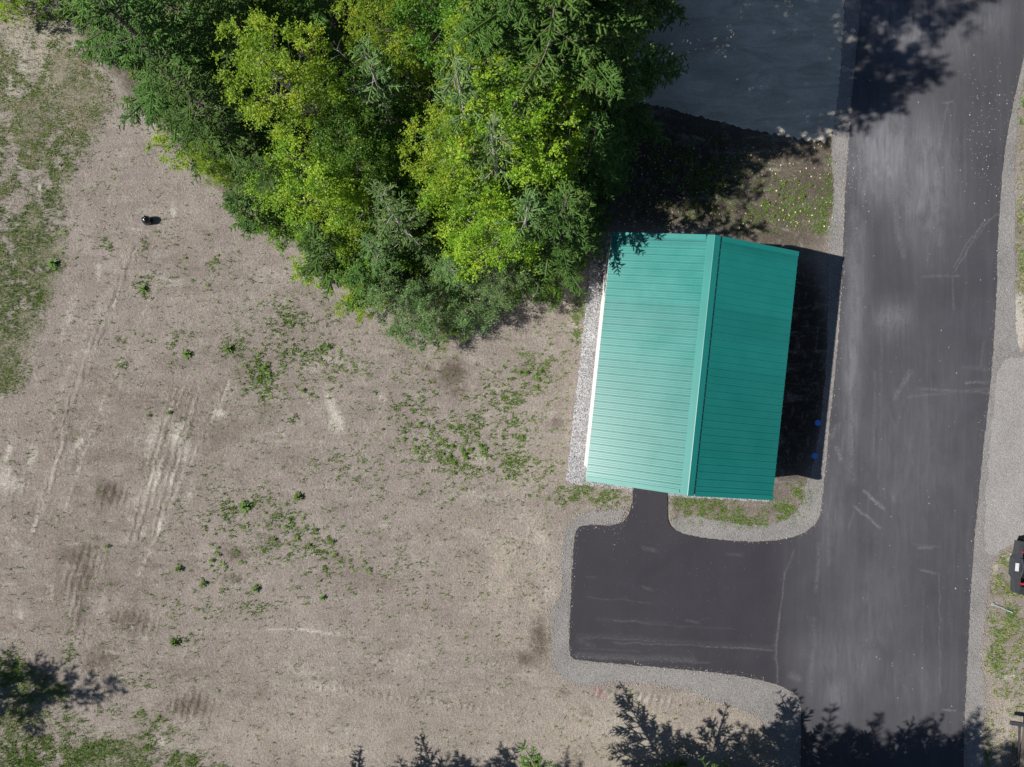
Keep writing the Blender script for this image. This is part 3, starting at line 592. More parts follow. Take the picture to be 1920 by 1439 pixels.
def broad_meshes(name, seed, Ht, R, zc=.35, nclump=70, per=110, leaf=.07, stems=1, csize=.38, upbias=.25, droop=.25, aspect=.62, gap=.40):
    r = np.random.default_rng(seed); crown = MB(); wood = MB(); limb = MB()
    tops = []
    for s in range(stems):
        a = 2 * math.pi * s / stems + r.random(); sp = 0 if stems == 1 else R * .45
        pts = [(sp * math.cos(a) * t ** 1.2 + .12 * R * math.sin(4 * t + s), sp * math.sin(a) * t ** 1.2 + .12 * R * math.cos(5 * t + s) - .12 * R, Ht * .92 * t) for t in np.linspace(0, 1, 9)]
        wood.tube(pts, [max(.012, .011 * Ht / math.sqrt(stems) * (1 - .92 * t)) for t in np.linspace(0, 1, 9)], 7); tops.append(np.array(pts))
    cz = Ht * (zc + 1) / 2; rz = Ht * (1 - zc) / 2
    C = []
    lob = r.normal(size=(7, 3)); lob /= np.linalg.norm(lob, axis=1, keepdims=True)
    while len(C) < nclump:
        v = r.normal(size=3); v /= np.linalg.norm(v); rr = r.uniform(.12, 1.0) ** .5
        if v[2] < -.2 and r.random() < .5: continue
        k = np.max(lob @ v)
        if k < .62 and r.random() < gap * 2.2: continue
        rr *= .68 + .42 * k
        C.append(np.array([v[0] * R * rr, v[1] * R * rr, cz + v[2] * rz * rr]))
    for c in C:
        T = tops[r.integers(len(tops))]; zt = np.clip(c[2] - r.uniform(.05, .28) * Ht, .12 * Ht, Ht * .9)
        i = np.argmin(np.abs(T[:, 2] - zt)); b = T[i]; m = (b + c) / 2 + r.normal(0, .08 * R, 3) - np.array([0, 0, .06 * Ht])
        Q = [b * (1 - s) ** 2 + 2 * m * s * (1 - s) + c * s * s for s in np.linspace(0, 1, 6)]
        L = np.linalg.norm(c - b); limb.tube(Q, [max(.004, .0045 * L * (1 - .85 * s)) for s in np.linspace(0, 1, 6)], 3, cap=False)
        sz = csize * r.uniform(.6, 1.3); k = int(per * r.uniform(.6, 1.3) * (sz / csize))
        # leaves hang along short twigs
        nt_ = max(5, k // 9); tw = r.normal(size=(nt_, 3)); tw[:, 2] = np.abs(tw[:, 2]) * .7 - .15; tw /= np.linalg.norm(tw, axis=1, keepdims=True)
        ln = sz * r.uniform(.5, 1.25, nt_); own = r.integers(nt_, size=k); u = r.uniform(.15, 1, k)
        pos = c + tw[own] * (ln[own] * u)[:, None] + r.normal(0, leaf * .45, (k, 3)); pos[:, 2] -= droop * (ln[own] * u) ** 2
        ct = r.random(); tint = np.clip(ct * .55 + .45 * r.random(k), 0, 1)
        leaves(crown, pos, leaf, r, .45, tint, .25, aspect)
    return wood.mesh(name + '_trunk'), limb.mesh(name + '_limbs'), crown.mesh(name + '_crown')

BARK = simple('grey_bark', (.22, .19, .165), .9, .2, 0, .35, 9, .6)
BARKL = simple('pale_grey_bark', (.42, .39, .36), .85, .2, 0, .3, 12, .5)
M_SPD = leafmat('needles_dark', (.045, .110, .020), (.11, .225, .040), (.17, .22, .06), .18, .5, .15)
M_SPG = leafmat('needles_grey_green', (.07, .16, .04), (.17, .29, .085), (.24, .24, .14), .18, .5, .15)
M_YEL = leafmat('leaves_yellow_green', (.10, .25, .014), (.40, .56, .048), (.62, .56, .05), .42, .42, .14)
M_GRN = leafmat('leaves_green', (.07, .175, .016), (.20, .34, .03), (.36, .38, .04), .34, .42, .15)
M_DEEP = leafmat('leaves_deep_green', (.045, .135, .014), (.13, .27, .026), (.26, .26, .03), .3, .4, .18)
M_SIL = leafmat('leaves_silver_green', (.085, .185, .05), (.18, .30, .10), (.26, .34, .12), .2, .4, .15)
M_WEED = leafmat('weed_leaves', (.075, .15, .022), (.15, .25, .04), (.30, .36, .07), .25, .45, .2)

SPR = {'dense': [spruce_meshes('spruce_a', 11, 9.5, 2.3, .05, 84, 1.0), spruce_meshes('spruce_b', 12, 8.0, 2.0, .05, 76, 1.0)],
       'open': [spruce_meshes('spruce_c', 21, 9.5, 1.9, .25, 48, .8, .0, .45), spruce_meshes('spruce_d', 22, 8.0, 1.6, .3, 40, .8, .05, .5)],
       'small': [spruce_meshes('spruce_e', 31, 3.2, 1.15, .05, 44, 1.0, .15)],
       'tower': [spruce_meshes('spruce_g', 43, 14.6, 4.9, .48, 84, 1.15, .10, .0, (0, 0), .027)],
       'big': [spruce_meshes('spruce_f', 41, 14.0, 4.1, .22, 84, .8, .0, .15, (.3, .2), .03)]}
BRD = {'yellow': [broad_meshes('aspen_a', 51, 8.5, 1.9, .30, 130, 210, .062), broad_meshes('aspen_b', 52, 7.0, 1.7, .25, 110, 205, .061, 2), broad_meshes('aspen_c', 53, 5.5, 1.5, .15, 95, 190, .057, 3)],
       'tall': [broad_meshes('tall_a', 55, 16.0, 2.7, .50, 150, 200, .088, 1, .55, gap=.1)],
       'bush': [broad_meshes('bush_a', 61, 2.4, 1.15, .08, 60, 130, .055, 5, .28), broad_meshes('bush_b', 62, 1.6, .9, .08, 44, 120, .05, 5, .24)],
       'willow': [broad_meshes('willow_a', 71, 3.0, 1.35, .08, 80, 170, .058, 6, .32, aspect=.34), broad_meshes('willow_b', 72, 2.2, 1.1, .08, 60, 160, .052, 6, .28, aspect=.34)]}
def matcopy(meshes, mats):
    out = []
    for me, m in zip(meshes, mats):
        c = me.copy(); c.materials.clear(); c.materials.append(m); out.append(c)
    return out
_cache = {}
def plant(name, cat, label, key, var, matkey, x, y, sc=1.0, rz=0.0, szc=1.0, group=None, woodname='trunk'):
    mats = {'dark': (BARK, BARK, M_SPD), 'grey': (BARKL, BARKL, M_SPG), 'yellow': (BARKL, BARKL, M_YEL), 'green': (BARK, BARK, M_GRN), 'deep': (BARK, BARK, M_DEEP), 'silver': (BARK, BARK, M_SIL)}[matkey]
    src = SPR if key in SPR else BRD
    k = (key, var, matkey)
    if k not in _cache: _cache[k] = matcopy(src[key][var], mats)
    t, l, c = _cache[k]
    root = empty(name, (x, y, -.03), rz, label, cat, group); root.scale = (sc, sc, sc * szc)
    for nm, me in ((woodname, t), ('limbs', l), ('crown', c)):
        o = bpy.data.objects.new(nm, me); COL.objects.link(o); o.parent = root
    return root

G_SP = 'spruces of the grove'; G_BR = 'broadleaf trees of the grove'; G_SH = 'shrubs of the grove'
# spruces: label, kind, variant, material, x, y, scale, rotation
for lab, key, var, mk, x, y, sc, rz in [
    ('tall dense dark spruce at the grove\'s west edge, top left of the photo', 'dense', 0, 'dark', -11.0, 10.2, 1.0, .3),
    ('dense dark spruce just south-east of the big west edge spruce, above the tan dirt', 'dense', 1, 'dark', -9.3, 8.3, .92, 1.9),
    ('dark spruce with drooping boughs behind the westmost two, cut by the top of the photo', 'dense', 0, 'dark', -8.6, 11.4, .95, 3.3),
    ('lower dark spruce on the south-west rim of the grove, beside the yellow broadleaf clump', 'dense', 1, 'dark', -7.6, 6.5, .62, 4.4),
    ('short blue green spruce poking out of the south-west rim above the dirt', 'small', 0, 'dark', -8.9, 5.9, 1.0, .5),
    ('small spruce on the grove rim under the yellow broadleaf clump', 'small', 0, 'dark', -6.2, 4.4, 1.25, 2.2),
    ('small dark spruce on the south rim left of the willowy shrubs', 'small', 0, 'dark', -5.0, 3.4, .95, 3.9),
    ('thin open spruce with a pale bare trunk in the hollow near the top', 'open', 1, 'grey', -3.9, 8.6, .98, 1.2),
    ('ragged grey green spruce left of the grove\'s brightest column of leaves', 'open', 0, 'grey', -1.3, 7.2, 1.08, 2.5),
    ('open grey green spruce with bare forked twigs in the grove\'s centre right', 'open', 0, 'grey', -.45, 6.0, 1.0, 4.0),
    ('leaning open spruce with a visible pale trunk south of the dark middle hollow', 'open', 0, 'grey', -3.4, 4.9, .84, 5.2),
    ('open spruce with pale trunk beside the southmost yellow leaves', 'open', 1, 'grey', .35, 4.6, 1.0, .9),
    ('slender spruce between the southmost yellow leaves and the willowy shrubs', 'open', 1, 'grey', -1.9, 3.6, .62, 2.8),
    ('thin spruce rising behind the willowy shrubs on the south rim', 'open', 0, 'grey', -4.3, 4.2, .55, 1.4),
    ('dark spruce at the grove\'s east edge reaching toward the garage roof\'s north-west corner', 'dense', 1, 'dark', 1.4, 4.75, .96, 3.1),
    ('dark spruce north of the garage on the grove\'s east edge', 'dense', 1, 'dark', 2.35, 7.1, .84, .1),
    ('tall dark spruce on the east edge beside the pale shaded gravel pad', 'dense', 0, 'dark', 2.6, 9.6, 1.18, 2.0),
    ('tall dark spruce at the top of the photo left of the shaded gravel pad', 'dense', 0, 'dark', 1.4, 11.6, 1.2, 4.9),
    ('spruce in the grove\'s upper right among yellow leaves', 'open', 0, 'dark', .2, 8.3, .9, 5.6),
    ('dark spruce at the top of the photo above the grove\'s dark middle hollow', 'dense', 1, 'dark', -5.8, 11.9, .9, .7)]:
    plant('spruce_tree', 'spruce', lab, key, var, mk, x, y, sc, rz, group=G_SP)
for lab, var, mk, x, y, sc, rz in [
    ('bright yellow green broadleaf tree filling the grove\'s upper left, right of the dark spruces', 0, 'yellow', -6.5, 8.7, .88, .4),
    ('broad bright yellow clump on the south-west rim of the grove', 2, 'yellow', -6.3, 6.0, 1.05, 2.0),
    ('yellow broadleaf bushy tree just south of the broad bright yellow clump', 2, 'yellow', -5.2, 5.3, .80, 3.3),
    ('green broadleaf tree behind the broad bright yellow clump', 1, 'deep', -5.0, 7.2, .80, 5.0),
    ('yellow green broadleaf tree at the photo\'s top above the pale thin trunk', 0, 'yellow', -3.75, 10.7, .72, 1.0),
    ('bright yellow green broadleaf column right of the dark middle hollow', 0, 'yellow', -1.6, 6.7, .82, 2.4),
    ('yellow broadleaf tree at the southern end of the bright leafy column', 1, 'yellow', -.65, 4.5, .88, .8),
    ('yellow tinged broadleaf tree in the centre of the bright leafy column', 2, 'yellow', -1.0, 5.5, 1.12, 4.2),
    ('pale yellow broadleaf tree at the top of the photo right of the middle', 0, 'yellow', -.5, 9.2, .93, 3.7),
    ('yellow broadleaf tree beside the east edge spruces, level with the pad\'s lower corner', 1, 'yellow', 1.15, 7.5, .96, 1.6),
    ('small golden broadleaf tree in the gap east of the bright leafy column', 2, 'green', .6, 6.4, .95, 5.8),
    ('green broadleaf tree at the top of the photo between two yellow ones', 1, 'deep', -2.1, 10.4, .95, .2),
    ('green broadleaf tree at the top of the photo right of the dark spruces', 1, 'deep', -7.2, 12.2, .9, 2.8),
    ('deep green broadleaf tree east of the pale yellow top tree', 1, 'deep', .9, 10.4, .95, 4.6),
    ('small yellow broadleaf sapling tree on the rim beneath the dark west spruces', 2, 'yellow', -10.1, 7.4, .50, 1.1)]:
    plant('broadleaf_tree', 'tree', lab, 'yellow', var, mk, x, y, sc, rz, group=G_BR)
for lab, key, var, mk, x, y, sc, rz in [
    ('silvery green willowy shrub at the southmost tip of the grove, left one', 'willow', 0, 'silver', -3.9, 2.75, 1.0, .3),
    ('silvery green willowy shrub at the southmost tip of the grove, centre one', 'willow', 0, 'silver', -2.9, 2.45, .92, 2.3),
    ('silvery willowy shrub on the south rim right of the southmost tip', 'willow', 1, 'silver', -1.55, 2.7, 1.05, 4.1),
    ('green willowy shrub squeezed between the two silvery southmost shrubs', 'willow', 1, 'green', -2.3, 2.1, .85, 1.0),
    ('silvery shrub on the grove\'s south-east rim casting shade on the dirt', 'willow', 0, 'silver', -.45, 3.3, 1.02, 5.0),
    ('dark green shrub on the grove\'s south-east rim west of the gravel bed', 'bush', 0, 'deep', .75, 3.9, 1.0, .2),
    ('yellow shrub on the south rim left of the willowy shrubs', 'bush', 0, 'yellow', -5.3, 3.1, .85, 1.9),
    ('small yellow shrub at the rim beside the tan dirt south-west of the grove', 'bush', 1, 'yellow', -6.7, 4.15, 1.0, 3.0),
    ('low yellow shrub at the rim where the dark west spruces meet the dirt', 'bush', 1, 'yellow', -11.6, 8.4, 1.05, 4.4),
    ('green shrub hugging the rim between the west spruces and yellow clump', 'bush', 0, 'green', -8.0, 5.7, .9, .8),
    ('dark green shrub in the shaded west side of the middle hollow', 'bush', 0, 'deep', -4.9, 8.5, 1.35, .4),
    ('dark green shrub in the deepest part of the middle hollow', 'bush', 0, 'deep', -3.7, 7.3, 1.4, 2.4),
    ('dark green shrub in the southern part of the middle hollow', 'bush', 0, 'deep', -3.2, 6.2, 1.25, 4.0),
    ('dark green shrub in the hollow beside the bright leafy column', 'bush', 0, 'deep', -2.7, 7.9, 1.4, 5.5),
    ('green shrub under the leaning pale trunk south of the hollow', 'bush', 0, 'green', -3.9, 5.5, 1.2, 3.5),
    ('green shrub between the leaning pale trunk and the yellow clump', 'bush', 0, 'green', -4.7, 4.7, 1.1, 1.7),
    ('green shrub below the southern yellow leaves', 'bush', 1, 'green', -2.4, 4.5, 1.4, .9),
    ('green shrub under the golden tree on the east side', 'bush', 0, 'deep', .1, 7.4, 1.4, 2.9),
    ('dark shrub at the top edge of the middle hollow', 'bush', 0, 'deep', -5.2, 10.0, 1.5, 5.1),
    ('dark shrub under the thin open spruce at the top', 'bush', 0, 'deep', -2.6, 9.6, 1.5, .6),
    ('low dark shrub under the east edge spruces north-west of the garage', 'bush', 1, 'deep', 1.6, 4.75, .9, 3.8),
    ('yellow green fern-leaved shrub in the photo\'s top left corner', 'bush', 0, 'yellow', -17.7, 13.5, .9, .1),
    ('green shrub right of the top left corner shrub', 'bush', 0, 'green', -16.2, 13.8, 1.0, 1.8)]:
    plant('shrub', 'shrub', lab, key, var, mk, x, y, sc, rz, group=G_SH, woodname='stems')
for lab, b, t, zt in [('thin bare dead sapling leaning across the dark middle hollow', (712, 345), (640, 215), 4.2), ('thin arching bare sapling at the top of the grove left of the pale trunk spruce', (700, 170), (600, 60), 4.5), ('pale bare dead stem leaning over the south rim right of the broad yellow clump', (745, 470), (700, 372), 4.0)]:
    x0, y0 = W(*b); x1, y1 = W(t[0], t[1], zt); root = empty('dead_sapling', (x0, y0, 0), 0, lab, 'dead sapling'); mb = MB(); rd = random.Random(b[0])
    P_ = [np.array([(x1 - x0) * u ** 1.3, (y1 - y0) * u ** 1.3 + .15 * math.sin(5 * u), zt * (1.15 * u - .15 * u * u)]) for u in np.linspace(0, 1, 9)]; P_ = [p + np.array([rd.uniform(-.05, .05), rd.uniform(-.05, .05), 0]) for p in P_]
    mb.tube(P_, [.032 * (1 - .8 * u) for u in np.linspace(0, 1, 9)], 6); link('stem', mb.mesh('stem'), BARKL, root)
    for i in range(3, 8):
        for e in (-1, 1):
            mb = MB(); a = rd.uniform(0, 6.28); l = rd.uniform(.25, .55); c = P_[i]
            mb.tube([c, c + np.array([math.cos(a) * l * .5, math.sin(a) * l * .5, .12]), c + np.array([math.cos(a) * l, math.sin(a) * l, .1])], [.009, .006, .003], 4); link('twig', mb.mesh('twig'), BARKL, root)
# lone conifers
plant('spruce_tree', 'spruce', 'feathery light green spruce poking in at the top edge left of the grove', 'small', 0, 'grey', -14.9, 14.35, 1.35, 1.2)
G_S = 'spruces south of the photo whose boughs shade the driveway'
plant('spruce_tree', 'spruce', 'towering spruce cut by the top edge, its crown shading the upper right road', 'tower', 0, 'dark', .75, 9.9, .88, .3, 1.15, group=G_SP)
for lab, x, y, sc, rz in [
    ('very tall broadleaf tree beyond the top edge, east one of the two there', .6, 13.0, 1.0, 2.2), ('very tall broadleaf tree beyond the top edge, west one of the two there', -1.6, 12.4, .92, 4.2)]:
    plant('broadleaf_tree', 'tree', lab, 'tall', 0, 'deep', x, y, sc, rz, group=G_BR)
plant('spruce_tree', 'spruce', 'tall dense spruce standing in the grove north of the tall yellow green broadleaf tree', 'dense', 0, 'dark', 1.0, 8.4, 1.32, 3.3, group=G_SP)
plant('broadleaf_tree', 'tree', 'tall yellow green broadleaf tree just north of the small golden one', 'yellow', 0, 'yellow', .0, 7.0, 1.0, 3.3, group=G_BR)
for lab, key, var, x, y, sc, rz in [
    ('small bright green spruce tip at the bottom edge, leftmost of the green tips there', 'small', 0, 5.55, -14.0, 1.0, .3),
    ('tall spruce below the bottom edge shading the gravel south of the parking pad', 'big', 0, 2.7, -15.0, 1.0, 1.0),
    ('tall spruce below the bottom edge shading the driveway\'s lower left', 'big', 0, 7.3, -15.1, 1.0, 2.3),
    ('tall spruce below the bottom edge shading the middle of the driveway', 'big', 0, 9.8, -15.6, .9, 4.2),
    ('spruce below the bottom edge shading the driveway\'s right side', 'dense', 1, 12.8, -15.6, 1.0, 5.0),
    ('low bright green spruce tip at the bottom edge under the gravel shoulder', 'small', 0, 7.7, -14.6, .95, 2.0),
    ('low green spruce tip at the bottom edge beside the driveway', 'small', 0, 9.6, -14.7, 1.0, 4.4),
    ('spruce below the bottom edge shading the dirt left of the middle', 'big', 0, -8.4, -16.0, .80, 3.0),
    ('spruce below the bottom edge shading the dirt at the middle', 'big', 0, -4.8, -16.15, .84, 5.6)]:
    plant('spruce_tree', 'spruce', lab, key, var, 'dark', x, y, sc, rz, group=G_S)
plant('spruce_tree', 'spruce', 'spruce beyond the left edge shading the grass in the bottom left corner', 'dense', 1, 'dark', -23.6, -11.9, 1.2, 1.0)
plant('spruce_tree', 'spruce', 'tall spruce beyond the top edge shading the gravel pad', 'dense', 0, 'dark', 3.6, 13.6, 1.15, 1.0)
plant('spruce_tree', 'spruce', 'spruce beyond the top edge north of the pale gravel pad', 'dense', 0, 'dark', 1.0, 15.6, 1.2, 2.0)
G_R = 'pale spruces along the right edge'
for lab, x, y, sc, rz in [('pale spruce with boughs over the road edge at the upper right', 18.75, 10.0, .82, .2), ('pale blue green spruce beside the right shoulder above the long grass strip', 19.0, 6.7, .85, 2.2), ('pale spruce at the right edge below the topmost one', 18.95, 8.4, .6, 4.0)]:
    plant('spruce_tree', 'spruce', lab, 'small', 0, 'grey', x, y, sc, rz, group=G_R)
plant('spruce_tree', 'spruce', 'blue green spruce bough at the bottom right corner', 'small', 0, 'grey', 19.1, -14.1, .7, 4.0)

# forest floor: leafy undergrowth nobody could count
r = np.random.default_rng(5)
ug = MB(); n = 60000
px = r.uniform(240, 1150, n); py = r.uniform(-40, 600, n)
fyv = np.interp(px, [240, 420, 560, 720, 930, 1000, 1080, 1150], [150, 360, 465, 570, 575, 540, 500, 420])
keep = (py < fyv - 6) & (NB(px, py) + .3 * r.random(n) > .30)
px, py = px[keep], py[keep]
C = np.stack([(px - 960) * H / F, (720 - py) * H / F, .05 + (NB(px, py) ** 1.5) * 1.1 * np.clip((fyv[keep] - py) / 80, .1, 1) * r.uniform(.4, 1, len(px))], 1)
leaves(ug, C, .085, r, .35, None, .1, .75)
tag(link('undergrowth', ug.mesh('undergrowth'), M_DEEP), 'dark green leafy undergrowth covering the floor of the grove', 'undergrowth', kind='stuff')

# ------------------------------------------------------------------ weeds on the dirt: individuals
def weed_mesh(seed, nl, R, tiers):
    r = np.random.default_rng(seed); mb = MB(); V = []
    for t in range(tiers):
        for i in range(nl - t):
            a = 2 * math.pi * i / (nl - t) + r.normal(0, .25) + t; L = R * r.uniform(.65, 1.15) * (1 - .25 * t); h = .05 + .045 * t; up = .15 + .28 * t
            ca, sa = math.cos(a), math.sin(a); wd = L * .13
            p = [(0, 0, h), (ca * L * .45 - sa * wd, sa * L * .45 + ca * wd, h + L * up * .6), (ca * L, sa * L, h + L * up * .45), (ca * L * .45 + sa * wd, sa * L * .45 - ca * wd, h + L * up * .6)]
            m = (ca * L * .45, sa * L * .45, h + L * up * .6 - wd * .35)
            mb.add(p + [m], [(0, 4, 1), (1, 4, 2), (0, 3, 4), (4, 3, 2)], float(r.uniform(.2, .95)))
    me = mb.mesh('leaf_rosette'); me.materials.append(M_WEED); return me
WM = [weed_mesh(1, 7, .17, 3), weed_mesh(2, 6, .20, 2), weed_mesh(3, 8, .15, 4), weed_mesh(4, 5, .17, 2), weed_mesh(5, 11, .24, 7), weed_mesh(6, 14, .32, 8), weed_mesh(7, 10, .18, 6)]
def weed(px_, py_, k, sc, label, group, rr):
    x, y = W(px_, py_); o = bpy.data.objects.new('weed', WM[k]); COL.objects.link(o); o.location = (x, y, 0); o.rotation_euler = (0, 0, rr.uniform(0, 6.28)); o.scale = (sc, sc, sc)
    tag(o, label, 'weed', group)
rr = random.Random(3)
DARKW = [(352, 665, 5, .9, 'bushy weed alone left of the tall weed row, beneath the grove\'s west end'), (270, 543, 4, .9, 'dark bushy weed in the upper left dirt below the dark object'), (316, 775, 6, .9, 'small dark weed on the tyre marked dirt, right of its twin'), (279, 780, 6, .75, 'small dark weed on the tyre marked dirt, left of its twin'),
    (328, 1205, 5, .9, 'bushy weed standing alone above the lower left grass'), (430, 655, 5, .9, 'broad bushy weed at the head of the weed row'), (102, 495, 5, 1.0, 'dark leafy weed at the edge of the left grass'), (560, 932, 5, .9, 'bushy weed casting a jagged shadow in the middle dirt'), (460, 950, 5, 1.1, 'wide bushy weed left of the jagged shadow weed'),
    (335, 1067, 4, 1., 'round bushy weed left of the lower weed patch'), (382, 1094, 4, .9, 'bushy weed at the lower left of the lower patch'), (480, 1105, 4, 1.0, 'bushy weed pair under the lower patch'), (605, 1121, 4, .8, 'bushy weed right below the lower patch'), (202, 1025, 6, .9, 'small bushy weed on the far left dirt')]
for a, b, k, s, lab in DARKW: weed(a, b, k, s * .8, lab, None, rr)
PATCH = [  # (cx,cy,rx,ry,rot,count,label,group)
    ((850, 845, 115, 42, 14, 84), 'star shaped green weed in the densest weed patch west of the gravel bed', 'weeds of the dense patch'),
    ((490, 700, 45, 60, 20, 26), 'green weed in the ragged row below the grove\'s south-west rim', 'weeds of the ragged row'),
    ((620, 680, 70, 40, 20, 22), 'green weed scattered left of the dark soil spot', 'weeds left of the soil spot'),
    ((555, 1005, 75, 30, 20, 40), 'low green weed in the lower patch in the middle of the dirt', 'weeds of the lower patch'),
    ((420, 1050, 50, 36, 0, 14), 'low green weed left of the lower patch', 'weeds left of the lower patch'),
    ((1000, 705, 40, 34, 0, 16), 'green weed between the dark soil spot and the gravel bed', 'weeds by the gravel bed'),
    ((1470, 385, 50, 38, 20, 34), 'small lime green weed in the sunlit soil north of the garage', 'weeds north of the garage'),
    ((420, 500, 60, 50, 0, 8), 'thin pale weed on the dirt just below the grove rim', 'thin weeds under the rim'),
    ((120, 390, 34, 80, 0, 14), 'small green weed straggling off the left grass onto the dirt', 'weeds off the left grass')]
for (cx, cy, rx, ry, rot, cnt), lab, grp in PATCH:
    k = 0
    while k < cnt:
        u, v = rr.gauss(0, .62), rr.gauss(0, .62); a = rad(rot)
        x = cx + u * rx * math.cos(a) - v * ry * math.sin(a); y = cy + u * rx * math.sin(a) + v * ry * math.cos(a)
        if x > 1070 and x < 1395: continue
        if x > 1552: continue
        k += 1; weed(x, y, rr.choice([0, 0, 1, 2, 2, 3, 3, 6]), rr.uniform(.30, .85) ** 1.2, lab, grp, rr)

# ------------------------------------------------------------------ grass and tiny seedlings
q = N('grass_blades'); t = q.attr('tint', 'Fac')
col = q.mix(q.ramp(t, 0, .55), (.060, .135, .016), (.17, .27, .04)); col = q.mix(q.ramp(t, .6, .75), col, (.36, .31, .20))
p = q.bsdf(col, .7, .2); GRASSM = p
def blades(mb, X, Y, r, size=.07, tint=None, per=3, wid=.13):
    """tufts of thin blades at photograph positions"""
    n = len(X); x = (X - 960) * H / F; y = (720 - Y) * H / F
    for j in range(per):
        a = r.uniform(0, 2 * math.pi, n); L = size * r.uniform(.5, 1.3, n); h = L * r.uniform(.5, 1.3, n); wd = size * wid
        b = np.stack([x + r.normal(0, .012, n), y + r.normal(0, .012, n), np.full(n, .0)], 1); d = np.stack([np.cos(a) * L, np.sin(a) * L, h], 1); s = np.stack([-np.sin(a) * wd, np.cos(a) * wd, np.zeros(n)], 1)
        V = np.stack([b - s, b + s, b + d], 1).reshape(-1, 3)
        mb.add(V, np.arange(n)[:, None] * 3 + np.array([[0, 1, 2]]), np.clip((tint if tint is not None else r.random(n)) + r.normal(0, .06, n), 0, 1))
def scatter(fn, box, n, r):
    X = r.uniform(box[0], box[2], n); Y = r.uniform(box[1], box[3], n); k = r.random(n) < fn(X, Y); return X[k], Y[k]
r = np.random.default_rng(9)
g = MB(); X, Y = scatter(lambda a, b: np.clip(left_grass(a, b) + .09 * (a < interp_edge(GRASS_EDGE, b) + 10), 0, 1), (-120, 20, 560, 1500), 230000, r)
blades(g, X, Y, r, .058, np.clip(NB(X, Y) * .75 + .12 * (Y < 260) + r.normal(-.05, .2, len(X)) - .15 * (Y > 1200), 0, 1))
X, Y = scatter(lambda a, b: paint(a, b, ISLANDS) * .8 * (NC(a, b) > .35), (0, 450, 420, 1450), 60000, r)
blades(g, X, Y, r, .085, np.clip(r.normal(.3, .15, len(X)), 0, .6))
tag(link('grass', g.mesh('grass'), GRASSM), 'patchy green and dry grass along the left side and bottom left corner', 'grass', kind='stuff')
g = MB(); X, Y = scatter(lambda a, b: paint(a, b, YARD) * .8 * (NC(a, b) + NB(a, b) > .75), (1040, 250, 1570, 1000), 150000, r)
k = ~((Y > 440) & (Y < 905) & (X > 1120)); X, Y = X[k], Y[k]
blades(g, X, Y, r, .06, np.clip(r.normal(.3, .2, len(X)), 0, .6))
tag(link('grass', g.mesh('yard_grass'), GRASSM), 'short grass in the soil strips just north and south of the garage', 'grass', kind='stuff')
g = MB(); X, Y = scatter(lambda a, b: paint(a, b, RIGHT) * .8 * np.clip((NC(a, b) + NB(a, b) - .62) * 3, 0, 1), (1840, 100, 2060, 1460), 60000, r)
k = (X > interp_edge([(1905, 200), (1904, 540), (1930, 660), (1900, 1010), (1862, 1060), (1850, 1150), (1842, 1240), (1850, 1290), (1845, 1440)], Y)) & ~((Y > 660) & (Y < 1015)); X, Y = X[k], Y[k]
blades(g, X, Y, r, .085, np.clip(NC(X, Y) * .8 + r.normal(0, .25, len(X)), 0, 1))
tag(link('grass', g.mesh('verge_grass'), GRASSM), 'long rough grass on the verge beyond the right gravel shoulder', 'grass', kind='stuff')
# seedlings and dead stalks over the whole dirt lot
def lotdens(a, b):
    e = interp_edge(GRASS_EDGE, b); fyy = np.interp(a, [100, 250, 420, 560, 720, 930, 1000, 1080, 1130], [20, 200, 380, 480, 600, 630, 600, 540, 500])
    base = .25 + .75 * paint(a, b, [(560, 640, 160, 100, 30, .9), (860, 830, 190, 100, 10, 1.), (560, 1020, 180, 80, 20, .9), (990, 700, 90, 90, 0, 1.), (430, 1120, 120, 60, 0, .5), (640, 860, 120, 70, 0, .5), (1080, 640, 40, 80, 0, .8)])
    ok = (a > e - 10) & (b > fyy) & (a < interp_edge([(1130, 440), (1100, 500), (1060, 890), (1160, 925), (1062, 985), (1045, 1050), (1030, 1150), (1030, 1270), (1300, 1310), (1440, 1380), (1440, 1500)], b))
    return base * ok * np.clip((NB(a, b) * .6 + NC(a, b) * .6 - .38) * 2.2, 0, 1)
g = MB(); X, Y = scatter(lotdens, (-20, 120, 1450, 1460), 52000, r)
blades(g, X, Y, r, .075, np.clip(r.normal(.35, .25, len(X)), 0, 1), 4)
X, Y = scatter(lambda a, b: np.clip(lotdens(a, b) - .25, 0, 1) * .8, (60, 300, 1150, 1300), 9000, r); sd_ = r.random(len(X))
blades(g, X, Y, r, .10, np.clip(.12 + .3 * sd_, 0, .5), 5, .18)
X, Y = scatter(lambda a, b: paint(a, b, WPATCH) * np.clip((NC(a, b) + NB(a + 300, b) - .85) * 3, 0, 1), (150, 420, 1120, 1240), 110000, r); print('patch', len(X))
blades(g, X, Y, r, .065, np.clip(r.normal(.25, .15, len(X)), 0, .55), 4, .2)
tag(link('seedlings', g.mesh('seedlings'), GRASSM), 'tiny seedlings and dead stalks sprinkled over the bare dirt lot', 'seedlings', kind='stuff')

